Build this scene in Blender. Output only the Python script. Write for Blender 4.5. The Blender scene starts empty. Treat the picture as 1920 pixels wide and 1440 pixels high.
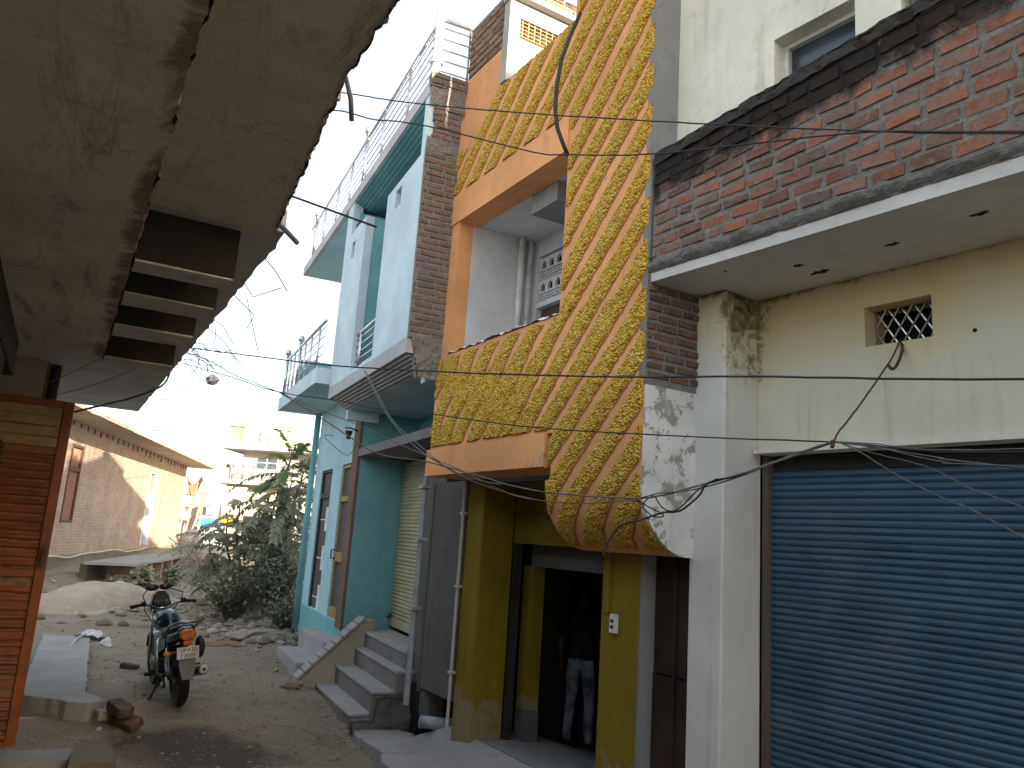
import bpy, math, random
from math import sin, cos, pi, radians, sqrt
from mathutils import Vector, Matrix, noise as mnoise
RD = random.Random(11)
sc = bpy.context.scene
COL = sc.collection

# ------------------------------------------------------------------ camera
F = 1483.0; PITCH = radians(11.26); ROLL = radians(3.85); EYE = Vector((0, 0, 2.25))
_fw = Vector((0, cos(PITCH), sin(PITCH))); _up0 = Vector((0, -sin(PITCH), cos(PITCH))); _rt0 = Vector((1, 0, 0))
_rt = _rt0 * cos(ROLL) + _up0 * sin(ROLL); _up = _up0 * cos(ROLL) - _rt0 * sin(ROLL)
cam = bpy.data.cameras.new('camera'); camo = bpy.data.objects.new('camera', cam); COL.objects.link(camo)
cam.sensor_width = 36; cam.lens = 36 * F / 1920; cam.clip_end = 3000; cam.clip_start = 0.05
camo.matrix_world = Matrix(((_rt.x, _up.x, -_fw.x, EYE.x), (_rt.y, _up.y, -_fw.y, EYE.y), (_rt.z, _up.z, -_fw.z, EYE.z), (0, 0, 0, 1)))
sc.camera = camo


def at(px, py, t):
    """world point that far along the optical axis"""
    return EYE + (_fw + _rt * ((px - 960) / F) - _up * ((py - 720) / F)) * t


# ------------------------------------------------------------------ objects
def tag(o, label=None, cat=None, group=None, kind=None):
    if label: o['label'] = label
    if cat: o['category'] = cat
    if group: o['group'] = group
    if kind: o['kind'] = kind
    return o


def root(name, loc, rz, label, cat, group=None):
    o = bpy.data.objects.new(name, None); COL.objects.link(o)
    o.empty_display_size = 0.2
    o.location = loc; o.rotation_euler = (0, 0, rz)
    return tag(o, label, cat, group)


class MB:
    def __init__(s): s.v = []; s.f = []; s.m = []; s.r = []

    def add(s, vs, fs, m=0, r=None):
        b = len(s.v); s.v += [tuple(p) for p in vs]
        for f in fs:
            s.f.append(tuple(b + i for i in f)); s.m.append(m); s.r.append(RD.random() if r is None else r)
        return s

    def quad(s, a, b, c, d, m=0, r=0.5): return s.add([a, b, c, d], [(0, 1, 2, 3)], m, r)

    def box(s, x0, x1, y0, y1, z0, z1, m=0, r=0.5, j=0):
        if x0 > x1: x0, x1 = x1, x0
        if y0 > y1: y0, y1 = y1, y0
        if z0 > z1: z0, z1 = z1, z0
        vs = [(x, y, z) for z in (z0, z1) for x, y in ((x0, y0), (x1, y0), (x1, y1), (x0, y1))]
        if j: vs = [(x + RD.uniform(-j, j), y + RD.uniform(-j, j), z + RD.uniform(-j, j)) for x, y, z in vs]
        return s.add(vs, [(3, 2, 1, 0), (4, 5, 6, 7), (0, 1, 5, 4), (1, 2, 6, 5), (2, 3, 7, 6), (3, 0, 4, 7)], m, r)

    def hexa(s, vs, m=0, r=0.5):
        return s.add(vs, [(3, 2, 1, 0), (4, 5, 6, 7), (0, 1, 5, 4), (1, 2, 6, 5), (2, 3, 7, 6), (3, 0, 4, 7)], m, r)

    def prism(s, pts, axis, a0, a1, m=0, r=0.5):
        """polygon (2d) extruded along axis: 'x' pts=(y,z), 'y' pts=(x,z), 'z' pts=(x,y)"""
        n = len(pts)
        def P(p, a): return {'x': (a, p[0], p[1]), 'y': (p[0], a, p[1]), 'z': (p[0], p[1], a)}[axis]
        vs = [P(p, a0) for p in pts] + [P(p, a1) for p in pts]
        fs = [tuple(range(n))[::-1], tuple(range(n, 2 * n))] + [(i, (i + 1) % n, n + (i + 1) % n, n + i) for i in range(n)]
        return s.add(vs, fs, m, r)

    def tube(s, path, rad, n=6, m=0, r=0.5, cap=True):
        path = [Vector(p) for p in path]; k = len(path)
        rads = rad if isinstance(rad, (list, tuple)) else [rad] * k
        vs = []; ref = None
        for i, p in enumerate(path):
            t = (path[min(i + 1, k - 1)] - path[max(i - 1, 0)])
            t = t.normalized() if t.length > 1e-9 else Vector((0, 0, 1))
            if ref is None: ref = Vector((0, 0, 1)) if abs(t.z) < .9 else Vector((1, 0, 0))
            a = t.cross(ref)
            if a.length < 1e-4: a = t.cross(Vector((1, 0.3, 0.1)))
            a.normalize(); b = a.cross(t).normalized(); ref = b
            for q in range(n):
                w = 2 * pi * q / n
                vs.append(p + (a * cos(w) + b * sin(w)) * rads[i])
        fs = []
        for i in range(k - 1):
            for q in range(n):
                fs.append((i * n + q, i * n + (q + 1) % n, (i + 1) * n + (q + 1) % n, (i + 1) * n + q))
        if cap: fs += [tuple(range(n))[::-1], tuple(range((k - 1) * n, k * n))]
        return s.add(vs, fs, m, r)

    def lathe(s, prof, cx=0, cy=0, cz=0, axis='z', n=14, m=0, r=0.5):
        vs = []
        for rr, h in prof:
            for q in range(n):
                w = 2 * pi * q / n; a, b = rr * cos(w), rr * sin(w)
                vs.append({'z': (cx + a, cy + b, cz + h), 'x': (cx + h, cy + a, cz + b), 'y': (cx + b, cy + h, cz + a)}[axis])
        fs = []
        for i in range(len(prof) - 1):
            for q in range(n):
                fs.append((i * n + q, i * n + (q + 1) % n, (i + 1) * n + (q + 1) % n, (i + 1) * n + q))
        fs += [tuple(range(n))[::-1], tuple(range((len(prof) - 1) * n, len(prof) * n))]
        return s.add(vs, fs, m, r)

    def ball(s, c, rx, ry=None, rz=None, n=8, m=0, r=0.5, wob=0):
        ry = ry or rx; rz = rz or rx; vs = []; fs = []
        for i in range(n + 1):
            th = pi * i / n
            for q in range(2 * n):
                w = pi * q / n; k = 1 + RD.uniform(-wob, wob)
                vs.append((c[0] + rx * sin(th) * cos(w) * k, c[1] + ry * sin(th) * sin(w) * k, c[2] + rz * cos(th) * k))
        N = 2 * n
        for i in range(n):
            for q in range(N): fs.append((i * N + q, i * N + (q + 1) % N, (i + 1) * N + (q + 1) % N, (i + 1) * N + q)[::-1])
        return s.add(vs, fs, m, r)

    def rock(s, c, sx, sy, sz, m=0, r=None):
        """irregular stone: jittered, flattened icosphere-like lump"""
        vs = []; N = 7; rot = RD.uniform(0, pi)
        for i in range(5):
            th = pi * (i + .0) / 4
            for q in range(N):
                w = 2 * pi * (q + .5 * (i % 2)) / N + rot; k = RD.uniform(.72, 1.15)
                x, y = sx * sin(th) * cos(w) * k, sy * sin(th) * sin(w) * k
                vs.append((c[0] + x * cos(rot) - y * sin(rot), c[1] + x * sin(rot) + y * cos(rot), c[2] + sz * cos(th) * RD.uniform(.7, 1.05)))
        fs = []
        for i in range(4):
            for q in range(N): fs.append((i * N + q, (i + 1) * N + q, (i + 1) * N + (q + 1) % N, i * N + (q + 1) % N))
        return s.add(vs, fs, m, RD.random() if r is None else r)

    def build(s, name, mats, parent=None, smooth=False, bevel=0, seg=1, auto=None):
        me = bpy.data.meshes.new(name); me.from_pydata(s.v, [], s.f)
        for mm in (mats if isinstance(mats, (list, tuple)) else [mats]): me.materials.append(mm)
        me.polygons.foreach_set('material_index', s.m)
        a = me.attributes.new('rnd', 'FLOAT', 'FACE'); a.data.foreach_set('value', s.r)
        me.validate()
        if smooth: me.polygons.foreach_set('use_smooth', [True] * len(me.polygons))
        me.update()
        o = bpy.data.objects.new(name, me); COL.objects.link(o)
        if parent: o.parent = parent
        if bevel:
            b = o.modifiers.new('bevel', 'BEVEL'); b.width = bevel; b.segments = seg; b.limit_method = 'ANGLE'; b.angle_limit = radians(40)
        return o


def copy_tree(o, parent=None):
    c = o.copy(); COL.objects.link(c); c.parent = parent
    for ch in list(o.children): copy_tree(ch, c)
    return c


def bricks(mb, a0, a1, z0, z1, face, normal, L=.23, pitch=.083, gap=.013, out=.014, m=0, zt=None, skip=0.0, jit=.004, thick=.03):
    """courses of single bricks standing proud of a mortar plane.
    normal '+y' (plane y=face, a runs along x), '-x' or '+x' (plane x=face, a runs along y). zt: top height at a0 (z1 is at a1)"""
    n = max(1, round((z1 - z0) / pitch))
    zt0 = z1 if zt is None else zt
    row = 0
    for i in range(n):
        f0, f1 = i / n, (i + 1) / n
        x = a0 - (L * .5 if i % 2 else 0) - RD.uniform(0, .04)
        while x < a1:
            l = L * RD.uniform(.9, 1.06)
            if RD.random() < .08: l *= .55
            s0, s1 = max(x, a0), min(x + l, a1)
            x += l + gap
            if s1 - s0 < .03 or RD.random() < skip: continue
            def zz(a, f): w = (a - a0) / (a1 - a0); return z0 + (zt0 + (z1 - zt0) * w - z0) * f
            g = gap * .5
            o = out * RD.uniform(.5, 1.25); c = .007
            P = []
            for d, k in ((-thick, 0), (o, c)):
                for (a, f, zs) in ((s0 + k, f0, g + k), (s1 - k, f0, g + k), (s1 - k, f1, -g - k), (s0 + k, f1, -g - k)):
                    A = a + RD.uniform(-jit, jit); Z = zz(a, f) + zs + RD.uniform(-jit, jit); D = d + (RD.uniform(-jit, jit) * .6 if k else 0)
                    if normal == '+y': P.append((A, face + D, Z))
                    elif normal == '-x': P.append((face - D, A, Z))
                    else: P.append((face + D, A, Z))
            mb.add(P, [(4, 5, 6, 7), (0, 1, 5, 4), (1, 2, 6, 5), (2, 3, 7, 6), (3, 0, 4, 7)], m, RD.random())


def rough_quad(mb, fn, nu, nv, amp, m=0, freq=6.0, seed=0.0):
    """grid surface fn(u,v)->(point, normal) displaced by noise"""
    b = []
    for j in range(nv + 1):
        for i in range(nu + 1):
            p, n = fn(i / nu, j / nv); p = Vector(p); n = Vector(n)
            k = mnoise.noise(p * freq + Vector((seed, seed, seed))) + .5 * mnoise.noise(p * freq * 2.7)
            b.append(p + n * k * amp)
    fs = [(j * (nu + 1) + i, j * (nu + 1) + i + 1, (j + 1) * (nu + 1) + i + 1, (j + 1) * (nu + 1) + i) for j in range(nv) for i in range(nu)]
    mb.add(b, fs, m)


# ------------------------------------------------------------------ materials
class NT:
    def __init__(s, name):
        s.mat = bpy.data.materials.new(name); s.mat.use_nodes = True
        s.t = s.mat.node_tree; s.b = s.t.nodes['Principled BSDF']; s.out = s.t.nodes['Material Output']
        tc = s.n('ShaderNodeTexCoord'); s.obj = tc.outputs['Object']

    def n(s, typ, **kw):
        x = s.t.nodes.new(typ)
        for k, v in kw.items(): setattr(x, k, v)
        return x

    def set(s, node, key, val):
        i = node.inputs[key]
        if hasattr(val, 'is_output') or isinstance(val, bpy.types.NodeSocket): s.t.links.new(val, i)
        elif isinstance(val, (tuple, list)) and len(val) == 3 and i.type == 'RGBA': i.default_value = (*val, 1)
        else: i.default_value = val

    def map(s, scale=(1, 1, 1), loc=(0, 0, 0), rot=(0, 0, 0), vec=None):
        x = s.n('ShaderNodeMapping'); s.set(x, 'Vector', vec or s.obj); x.inputs['Scale'].default_value = scale
        x.inputs['Location'].default_value = loc; x.inputs['Rotation'].default_value = rot
        return x.outputs[0]

    def noise(s, scale, detail=5, rough=.6, vec=None, dist=0):
        x = s.n('ShaderNodeTexNoise'); s.set(x, 'Vector', vec or s.obj)
        for k, v in (('Scale', scale), ('Detail', detail), ('Roughness', rough), ('Distortion', dist)): x.inputs[k].default_value = v
        return x.outputs['Fac']

    def vor(s, scale, vec=None, feature='F1', out='Distance', rnd=1):
        x = s.n('ShaderNodeTexVoronoi', feature=feature); s.set(x, 'Vector', vec or s.obj); x.inputs['Scale'].default_value = scale
        x.inputs['Randomness'].default_value = rnd
        return x.outputs[out]

    def step(s, v, a, b, lo=0.0, hi=1.0):
        x = s.n('ShaderNodeMapRange', interpolation_type='SMOOTHSTEP'); s.set(x, 'Value', v)
        for k, q in (('From Min', a), ('From Max', b), ('To Min', lo), ('To Max', hi)): x.inputs[k].default_value = q
        return x.outputs[0]

    def math(s, op, a, b=0.0, c=0.0):
        x = s.n('ShaderNodeMath', operation=op)
        s.set(x, 0, a); s.set(x, 1, b)
        if len(x.inputs) > 2: s.set(x, 2, c)
        return x.outputs[0]

    def mix(s, fac, a, b, mode='MIX'):
        x = s.n('ShaderNodeMix', data_type='RGBA', blend_type=mode)
        s.set(x, 0, fac)
        for k, v in ((6, a), (7, b)):
            if isinstance(v, (tuple, list)): x.inputs[k].default_value = (*v, 1)
            else: s.t.links.new(v, x.inputs[k])
        return x.outputs[2]

    def ramp(s, v, stops):
        x = s.n('ShaderNodeValToRGB'); s.set(x, 0, v); e = x.color_ramp.elements
        while len(e) < len(stops): e.new(.5)
        for i, (p, c) in enumerate(stops): e[i].position = p; e[i].color = (*c, 1)
        return x.outputs[0]

    def attr(s, name='rnd'):
        x = s.n('ShaderNodeAttribute', attribute_name=name); return x.outputs['Fac']

    def xyz(s, vec=None):
        x = s.n('ShaderNodeSeparateXYZ'); s.set(x, 0, vec or s.obj); return x.outputs

    def bump(s, h, strength=.4, dist=.02, prev=None):
        x = s.n('ShaderNodeBump'); s.set(x, 'Height', h); x.inputs['Strength'].default_value = strength; x.inputs['Distance'].default_value = dist
        if prev: s.t.links.new(prev, x.inputs['Normal'])
        return x.outputs[0]

    def fin(s, color, rough=.85, normal=None, metal=0, spec=.3):
        s.set(s.b, 'Base Color', color); s.set(s.b, 'Roughness', rough); s.b.inputs['Metallic'].default_value = metal
        s.b.inputs['Specular IOR Level'].default_value = spec
        if normal: s.t.links.new(normal, s.b.inputs['Normal'])
        return s.mat


def plain(name, c, rough=.6, metal=0, spec=.4, var=.15, sc_=8, bump=0.1):
    t = NT(name); k = t.noise(sc_, 4)
    c2 = tuple(max(0, x * (1 - var * 2)) for x in c); c1 = tuple(min(1, x * (1 + var)) for x in c)
    col = t.ramp(k, [(.3, c2), (.7, c1)])
    nb = t.bump(t.noise(sc_ * 9, 3), bump, .004) if bump else None
    return t.fin(col, t.step(k, .3, .7, rough - .06, min(1, rough + .1)), nb, metal, spec)


def plaster(name, c, dirt=(.12, .10, .07), amount=.35, streak=.3, patch=None, patchamt=.0, rough=.9, bump=.35, mold=0, sc_=1.0, freckle=.25, base=None, pdist=.8):
    """painted or bare render: tone drift, run-off streaks, dirt blotches, optional peeled patches"""
    t = NT(name)
    big = t.noise(1.3 * sc_, 6, .65); mid = t.noise(6 * sc_, 6, .7, dist=.4)
    col = t.mix(t.step(big, .35, .7), tuple(x * .86 for x in c), tuple(min(.95, x * 1.07) for x in c))
    col = t.mix(t.step(mid, .52, .8, 0, amount), col, dirt)
    st = t.noise(1.0, 6, .7, t.map((7 * sc_, 7 * sc_, .5 * sc_)))
    stm = t.math('MULTIPLY', t.step(st, .5, .78, 0, streak), t.step(t.noise(.9, 3), .35, .65))
    col = t.mix(stm, col, tuple(x * .55 for x in dirt))
    fr = t.math('MULTIPLY', t.step(t.noise(38, 3, .6), .64, .74, 0, freckle), t.step(mid, .4, .6))
    col = t.mix(fr, col, tuple(x * .4 for x in dirt))
    if patch:
        pk = t.noise(3.2 * sc_, 8, .72, dist=pdist)
        col = t.mix(t.step(pk, 1 - patchamt - .02, 1 - patchamt + .02), col, patch)
    if base:
        zf = t.math('ADD', t.step(t.xyz()[2], base[0], base[1], 1, 0), t.math('MULTIPLY', t.math('SUBTRACT', t.math('ADD', mid, big), 1.0), 2.2))
        col = t.mix(t.step(zf, .45, .75, 0, .85), col, base[2])
    if mold:
        mk = t.noise(5, 8, .75, dist=.5)
        col = t.mix(t.step(mk, .62, .7, 0, mold), col, (.02, .018, .012))
    nz = t.n('ShaderNodeTexNoise'); t.set(nz, 'Vector', t.obj); nz.inputs['Scale'].default_value = 2.2; nz.inputs['Detail'].default_value = 6
    va = t.n('ShaderNodeVectorMath', operation='MULTIPLY_ADD'); t.set(va, 0, nz.outputs['Color']); va.inputs[1].default_value = (1.1, 1.1, 1.1); t.set(va, 2, t.obj)
    ed = t.vor(.8 * sc_, va.outputs[0], 'DISTANCE_TO_EDGE'); wv = t.noise(5, 5, .7)
    ck = t.math('MULTIPLY', t.step(t.math('ADD', ed, t.math('MULTIPLY', t.math('ABSOLUTE', t.math('SUBTRACT', wv, .5)), .10)), .003, .008, .4, 0), t.step(t.noise(.8, 3), .54, .6))
    col = t.mix(ck, col, tuple(x * .35 for x in dirt))
    h = t.math('ADD', t.noise(60, 4, .6), t.math('MULTIPLY', mid, 2.0))
    return t.fin(col, rough, t.bump(h, bump, .006), 0, .2)


def weather(t, col, dust, white, soot):
    """dust, lime smears, soot: the same cloud over bricks and joints"""
    n1 = t.noise(9, 8, .75, dist=.8)
    col = t.mix(t.step(n1, .40, .62, 0, dust), col, (.20, .185, .17))
    col = t.mix(t.step(t.noise(3.1, 8, .78, dist=1.2), .60, .68, 0, white), col, (.46, .44, .41))
    if soot:
        z = t.xyz(); a, b, amt, sl = soot
        zz = t.math('ADD', z[2], t.math('MULTIPLY', z[0], sl))
        f = t.math('ADD', t.step(zz, a, b), t.math('MULTIPLY', t.math('SUBTRACT', t.noise(2.4, 8, .78, dist=1.0), .5), 1.7))
        col = t.mix(t.step(f, .3, .8, 0, amt), col, (.022, .020, .018))
        dr = t.noise(1, 5, .7, t.map((26, 26, 1.1)))
        dm = t.math('MULTIPLY', t.step(dr, .67, .70, 0, .8), t.step(zz, a - .05, b, 0, 1))
        col = t.mix(dm, col, (.42, .41, .39))
    return col, n1


def brickmat(name, tones, dust=.35, soot=None, white=.2):
    """brick faces toned one by one from the face attribute, then weathered"""
    t = NT(name); r = t.attr()
    k = len(tones) - 1
    col = t.ramp(r, [(i / k, c) for i, c in enumerate(tones)])
    n2 = t.noise(40, 5, .75)
    col = t.mix(t.step(n2, .35, .75, 0, .55), col, (.06, .035, .026))
    col, n1 = weather(t, col, dust, white, soot)
    return t.fin(col, .94, t.bump(t.math('ADD', n2, n1), .9, .012), 0, .12)


def mortarmat(name, c, dust=.3, white=.2, soot=None):
    t = NT(name); n2 = t.noise(45, 6, .75); n3 = t.noise(12, 5, .7)
    col = t.mix(t.step(n2, .3, .7), tuple(x * .55 for x in c), c); col = t.mix(t.step(n3, .5, .75, 0, .6), col, tuple(x * .45 for x in c))
    col, n1 = weather(t, col, dust, white, soot)
    return t.fin(col, .95, t.bump(t.math('ADD', n2, n3), 1.0, .02), 0, .1)


def slatmat(name, c, dark=(.05, .035, .02), rough=.5, edge=0.0, metal=0.0):
    t = NT(name); k = t.noise(3, 6, .7); st = t.noise(1, 5, .7, t.map((1.2, 1.2, 30)))
    col = t.mix(t.step(k, .3, .75), tuple(x * .8 for x in c), tuple(x * 1.12 for x in c))
    col = t.mix(t.step(st, .5, .8, 0, .35), col, tuple(x * .5 for x in c))
    col = t.mix(t.step(t.attr(), .2, 1, 0, .3), col, tuple(x * .62 for x in c))
    rust = t.math('MULTIPLY', t.step(t.noise(9, 7, .75, dist=.6), .6, .72), .7)
    col = t.mix(rust, col, dark)
    col = t.mix(t.step(t.noise(1.6, 5, .7), .45, .8, 0, .25), col, (.25, .23, .19))
    return t.fin(col, t.step(k, .3, .7, rough, rough + .2), t.bump(t.noise(70, 3), .15, .003), metal, .4)


M = {}
M['orange'] = plaster('orange_plaster', (.80, .385, .165), (.25, .12, .06), .3, .35, (.38, .31, .27), .345, mold=0)
M['orange_shade'] = plain('oxide_shade_line', (.44, .15, .05), .9)  # oxide-brown tone that paints in the shadow beside each raised stripe
M['yellowwall'] = plaster('mustard_yellow_plaster', (.22, .165, .010), (.085, .065, .03), .45, .45, (.33, .28, .17), .28, base=(.4, 1.1, (.26, .21, .13)))
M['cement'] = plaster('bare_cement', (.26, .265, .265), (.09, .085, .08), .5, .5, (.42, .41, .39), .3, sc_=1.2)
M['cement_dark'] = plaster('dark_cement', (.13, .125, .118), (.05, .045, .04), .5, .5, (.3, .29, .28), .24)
M['cementrough'] = plaster('rough_concrete', (.24, .225, .20), (.07, .06, .05), .5, .3, (.4, .38, .35), .33, bump=1.0)
M['white_side'] = plaster('peeling_whitewash', (.74, .74, .74), (.3, .28, .26), .3, .3, (.34, .33, .30), .45, sc_=1.6, pdist=.15)
M['cream'] = plaster('cream_plaster', (.80, .77, .66), (.33, .26, .12), .35, .45, mold=.0)
M['creamstain'] = plaster('cream_plaster_mouldy', (.68, .63, .46), (.33, .25, .10), .45, .5, mold=.7)
M['palewall'] = plaster('pale_whitewash', (.70, .71, .70), (.36, .33, .26), .3, .35, mold=.25)
M['soffit'] = plaster('white_soffit', (.62, .60, .57), (.25, .21, .16), .4, .1, (.3, .26, .2), .2)
M['recess'] = plaster('recess_white', (.66, .67, .69), (.3, .29, .27), .3, .25)
M['teal'] = plaster('sky_blue_paint', (.43, .66, .72), (.3, .4, .42), .25, .15, freckle=.05, bump=.2)
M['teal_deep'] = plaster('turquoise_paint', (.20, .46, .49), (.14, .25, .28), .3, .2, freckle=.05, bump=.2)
M['bayblue'] = plaster('pale_blue_paint', (.58, .72, .77), (.4, .46, .48), .2, .15, freckle=.05, bump=.2)
M['greyband'] = plaster('grey_band_paint', (.46, .46, .47), (.25, .25, .25), .3, .2, freckle=.05)
M['brown'] = plaster('brown_trim_paint', (.20, .13, .10), (.09, .06, .05), .4, .3)
M['leftsoffit'] = plaster('stained_lime_soffit', (.72, .66, .56), (.20, .12, .075), .6, .0, (.42, .39, .32), .24, sc_=1.1, freckle=.3)
M['darkwall'] = plaster('shade_dark_wall', (.05, .045, .04), (.02, .02, .02), .4, .3)  # near-black tone, also paints the shade on the porch beam sides
M['pinkwall'] = plaster('old_pink_wall', (.5, .42, .38), (.3, .22, .12), .4, .4)
M['fascia'] = plaster('cement_fascia', (.55, .54, .53), (.3, .29, .27), .3, .4, freckle=.1)
M['white'] = plain('white_paint', (.72, .72, .70), .55)
M['sunwhite'] = plaster('white_limewash', (.40, .385, .355), (.4, .32, .22), .3, .3)
M['steel'] = plain('stainless_steel', (.62, .62, .63), .28, 1.0, .5, .08)
M['iron'] = plain('painted_iron', (.035, .033, .032), .6)
M['rust'] = plain('rusty_iron', (.16, .075, .035), .85)
M['greypipe'] = plain('grey_plastic_pipe', (.30, .35, .38), .5)
M['ivorypipe'] = plain('ivory_pipe', (.55, .52, .44), .5)
M['whitepipe'] = plain('white_pipe', (.62, .60, .55), .5)
M['black'] = plain('black_rubber', (.012, .012, .013), .75)
M['cable'] = plain('cable_sheath', (.03, .03, .032), .6, bump=0)
M['cablegrey'] = plain('weathered_cable', (.14, .135, .13), .7, bump=0)
M['glass'] = plain('dark_glass', (.05, .065, .08), .15, 0, .6, .2, 2, 0)
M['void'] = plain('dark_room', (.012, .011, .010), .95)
M['wood'] = plain('dark_wood', (.11, .055, .028), .7)
M['ochrewood'] = plain('ochre_wood', (.36, .23, .09), .6)
M['mesh'] = plain('fly_mesh', (.10, .10, .105), .7, 0, .3, .3, 30)
M['blue_slat'] = slatmat('blue_roller_steel', (.056, .116, .176), (.07, .055, .045), .42)
M['cream_slat'] = slatmat('cream_roller_steel', (.50, .45, .30), (.16, .12, .07), .5)
M['slab'] = plaster('paving_stone', (.34, .33, .32), (.13, .12, .10), .4, .0, (.30, .40, .44), .3, sc_=.9)
M['step'] = plaster('stone_step', (.36, .35, .345), (.16, .15, .14), .35, .1, sc_=1.5)
M['riser'] = plaster('stone_riser', (.22, .205, .20), (.1, .09, .09), .35, .2, sc_=1.5)
M['bandstone'] = plaster('buff_brickwork', (.42, .39, .31), (.2, .17, .13), .4, .2)
SOOT = (4.48, 4.98, .94, .10)
M['brick'] = brickmat('red_brick', [(.17, .10, .078), (.33, .125, .075), (.42, .16, .095), (.23, .135, .10), (.36, .20, .145)], dust=.55, soot=SOOT, white=.4)
M['mortarsoot'] = mortarmat('sooty_mortar', (.36, .335, .31), soot=SOOT, white=.4)
M['brickgrey'] = brickmat('grey_red_brick', [(.15, .12, .105), (.28, .15, .10), (.21, .175, .15), (.33, .18, .12), (.18, .135, .115)], dust=.6, white=.2)
M['brickdark'] = brickmat('sooty_brick', [(.08, .055, .045), (.19, .08, .055), (.22, .11, .085), (.10, .07, .06)], dust=.6, white=.55)
M['brickwarm'] = brickmat('weathered_orange_brick', [(.20, .11, .06), (.34, .19, .11), (.28, .14, .08), (.42, .27, .17)], dust=.55, soot=(7.8, 8.1, .9, 0), white=.1)
M['mortar'] = mortarmat('grey_mortar', (.36, .34, .32))
M['edgeconc'] = mortarmat('honeycombed_concrete', (.24, .23, .215), .4, .45)
M['soot'] = plaster('sooty_render', (.05, .046, .042), (.02, .018, .016), .5, .3, (.33, .32, .30), .3, bump=.9)
M['tan'] = plaster('tan_wall', (.50, .36, .25), (.25, .16, .1), .3, .2)


def farbrick(name, c1, c2, mort, axis, scale=1.0, dirt=.4):
    t = NT(name); o = t.xyz(); v = t.n('ShaderNodeCombineXYZ')
    t.t.links.new(o[0 if axis == 'y' else 1], v.inputs[0]); t.t.links.new(o[2], v.inputs[1])
    b = t.n('ShaderNodeTexBrick'); t.set(b, 'Vector', v.outputs[0]); b.offset = .5
    t.set(b, 'Color1', c1); t.set(b, 'Color2', c2); t.set(b, 'Mortar', mort)
    for k, q in (('Scale', scale), ('Mortar Size', .014), ('Mortar Smooth', .3), ('Bias', 0), ('Brick Width', .25), ('Row Height', .085)): b.inputs[k].default_value = q
    n = t.noise(1.1, 6, .7); n2 = t.noise(9, 6, .7)
    col = t.mix(t.step(n2, .4, .75, 0, .5), b.outputs[0], tuple(x * .8 for x in mort))
    col = t.mix(t.step(n, .35, .7, .15, dirt + .15), col, (.50, .45, .39))
    h = t.math('SUBTRACT', t.math('MULTIPLY', n2, .5), b.outputs[1])
    return t.fin(col, .93, t.bump(h, .6, .012), 0, .15)


M['housebrick'] = farbrick('lime_dusted_brick', (.38, .20, .12), (.48, .33, .23), (.25, .20, .155), 'y')
M['housebrickx'] = farbrick('lime_dusted_brick_end', (.40, .235, .15), (.47, .32, .22), (.42, .37, .30), 'x')
M['wallbrick'] = farbrick('yard_wall_brick', (.42, .28, .18), (.5, .38, .27), (.42, .36, .28), 'y')
M['pierbrick'] = farbrick('pier_brick', (.30, .12, .07), (.38, .18, .11), (.28, .25, .21), 'y')


def pebble():
    t = NT('pebble_dash'); v = t.vor(60, out='Color'); d = t.vor(60)
    g = t.n('ShaderNodeSeparateColor'); t.set(g, 0, v)
    col = t.ramp(g.outputs[0], [(0, (.52, .26, .02)), (.35, (.82, .45, .035)), (.7, (.88, .55, .07)), (1, (.94, .72, .25))])
    col = t.mix(t.step(d, .48, .78, 0, .45), col, (.36, .18, .025))
    old = t.noise(2.4, 6, .7)
    col = t.mix(t.step(old, .52, .74, 0, .4), col, (.48, .39, .17))
    h = t.math('SUBTRACT', 1.0, d)
    return t.fin(col, .85, t.bump(h, 1.0, .03), 0, .2)


M['pebble'] = pebble()
M['rustdark'] = plain('dark_rusted_door', (.045, .028, .02), .75, 0, .3, .3, 4)
M['beam'] = plaster('lit_beam_underside', (.66, .62, .57), (.04, .035, .03), .6, .2)  # pale tone that paints ground-bounce light onto the beam undersides
M['redwood'] = plain('red_oxide_wood', (.33, .09, .022), .45, 0, .4, .25, 3.5, .2)
M['paleboard'] = plain('faded_yellow_board', (.44, .33, .15), .7, 0, .3, .25, 3, .2)
M['sacking'] = plain('old_sacking', (.10, .07, .03), .95, 0, .1, .3)
M['pad'] = plaster('trowelled_cement', (.35, .34, .325), (.15, .13, .1), .4, .0, (.40, .32, .14), .26, bump=.15)
M['padrough'] = plaster('muddy_cement', (.24, .20, .15), (.10, .075, .05), .5, .0, (.30, .28, .25), .35, bump=.7)
M['plastic'] = plain('white_plastic', (.68, .68, .68), .4)
M['earth'] = plaster('red_earth', (.43, .35, .265), (.40, .23, .14), .75, .0, (.46, .44, .36), .42, bump=.8)
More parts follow.
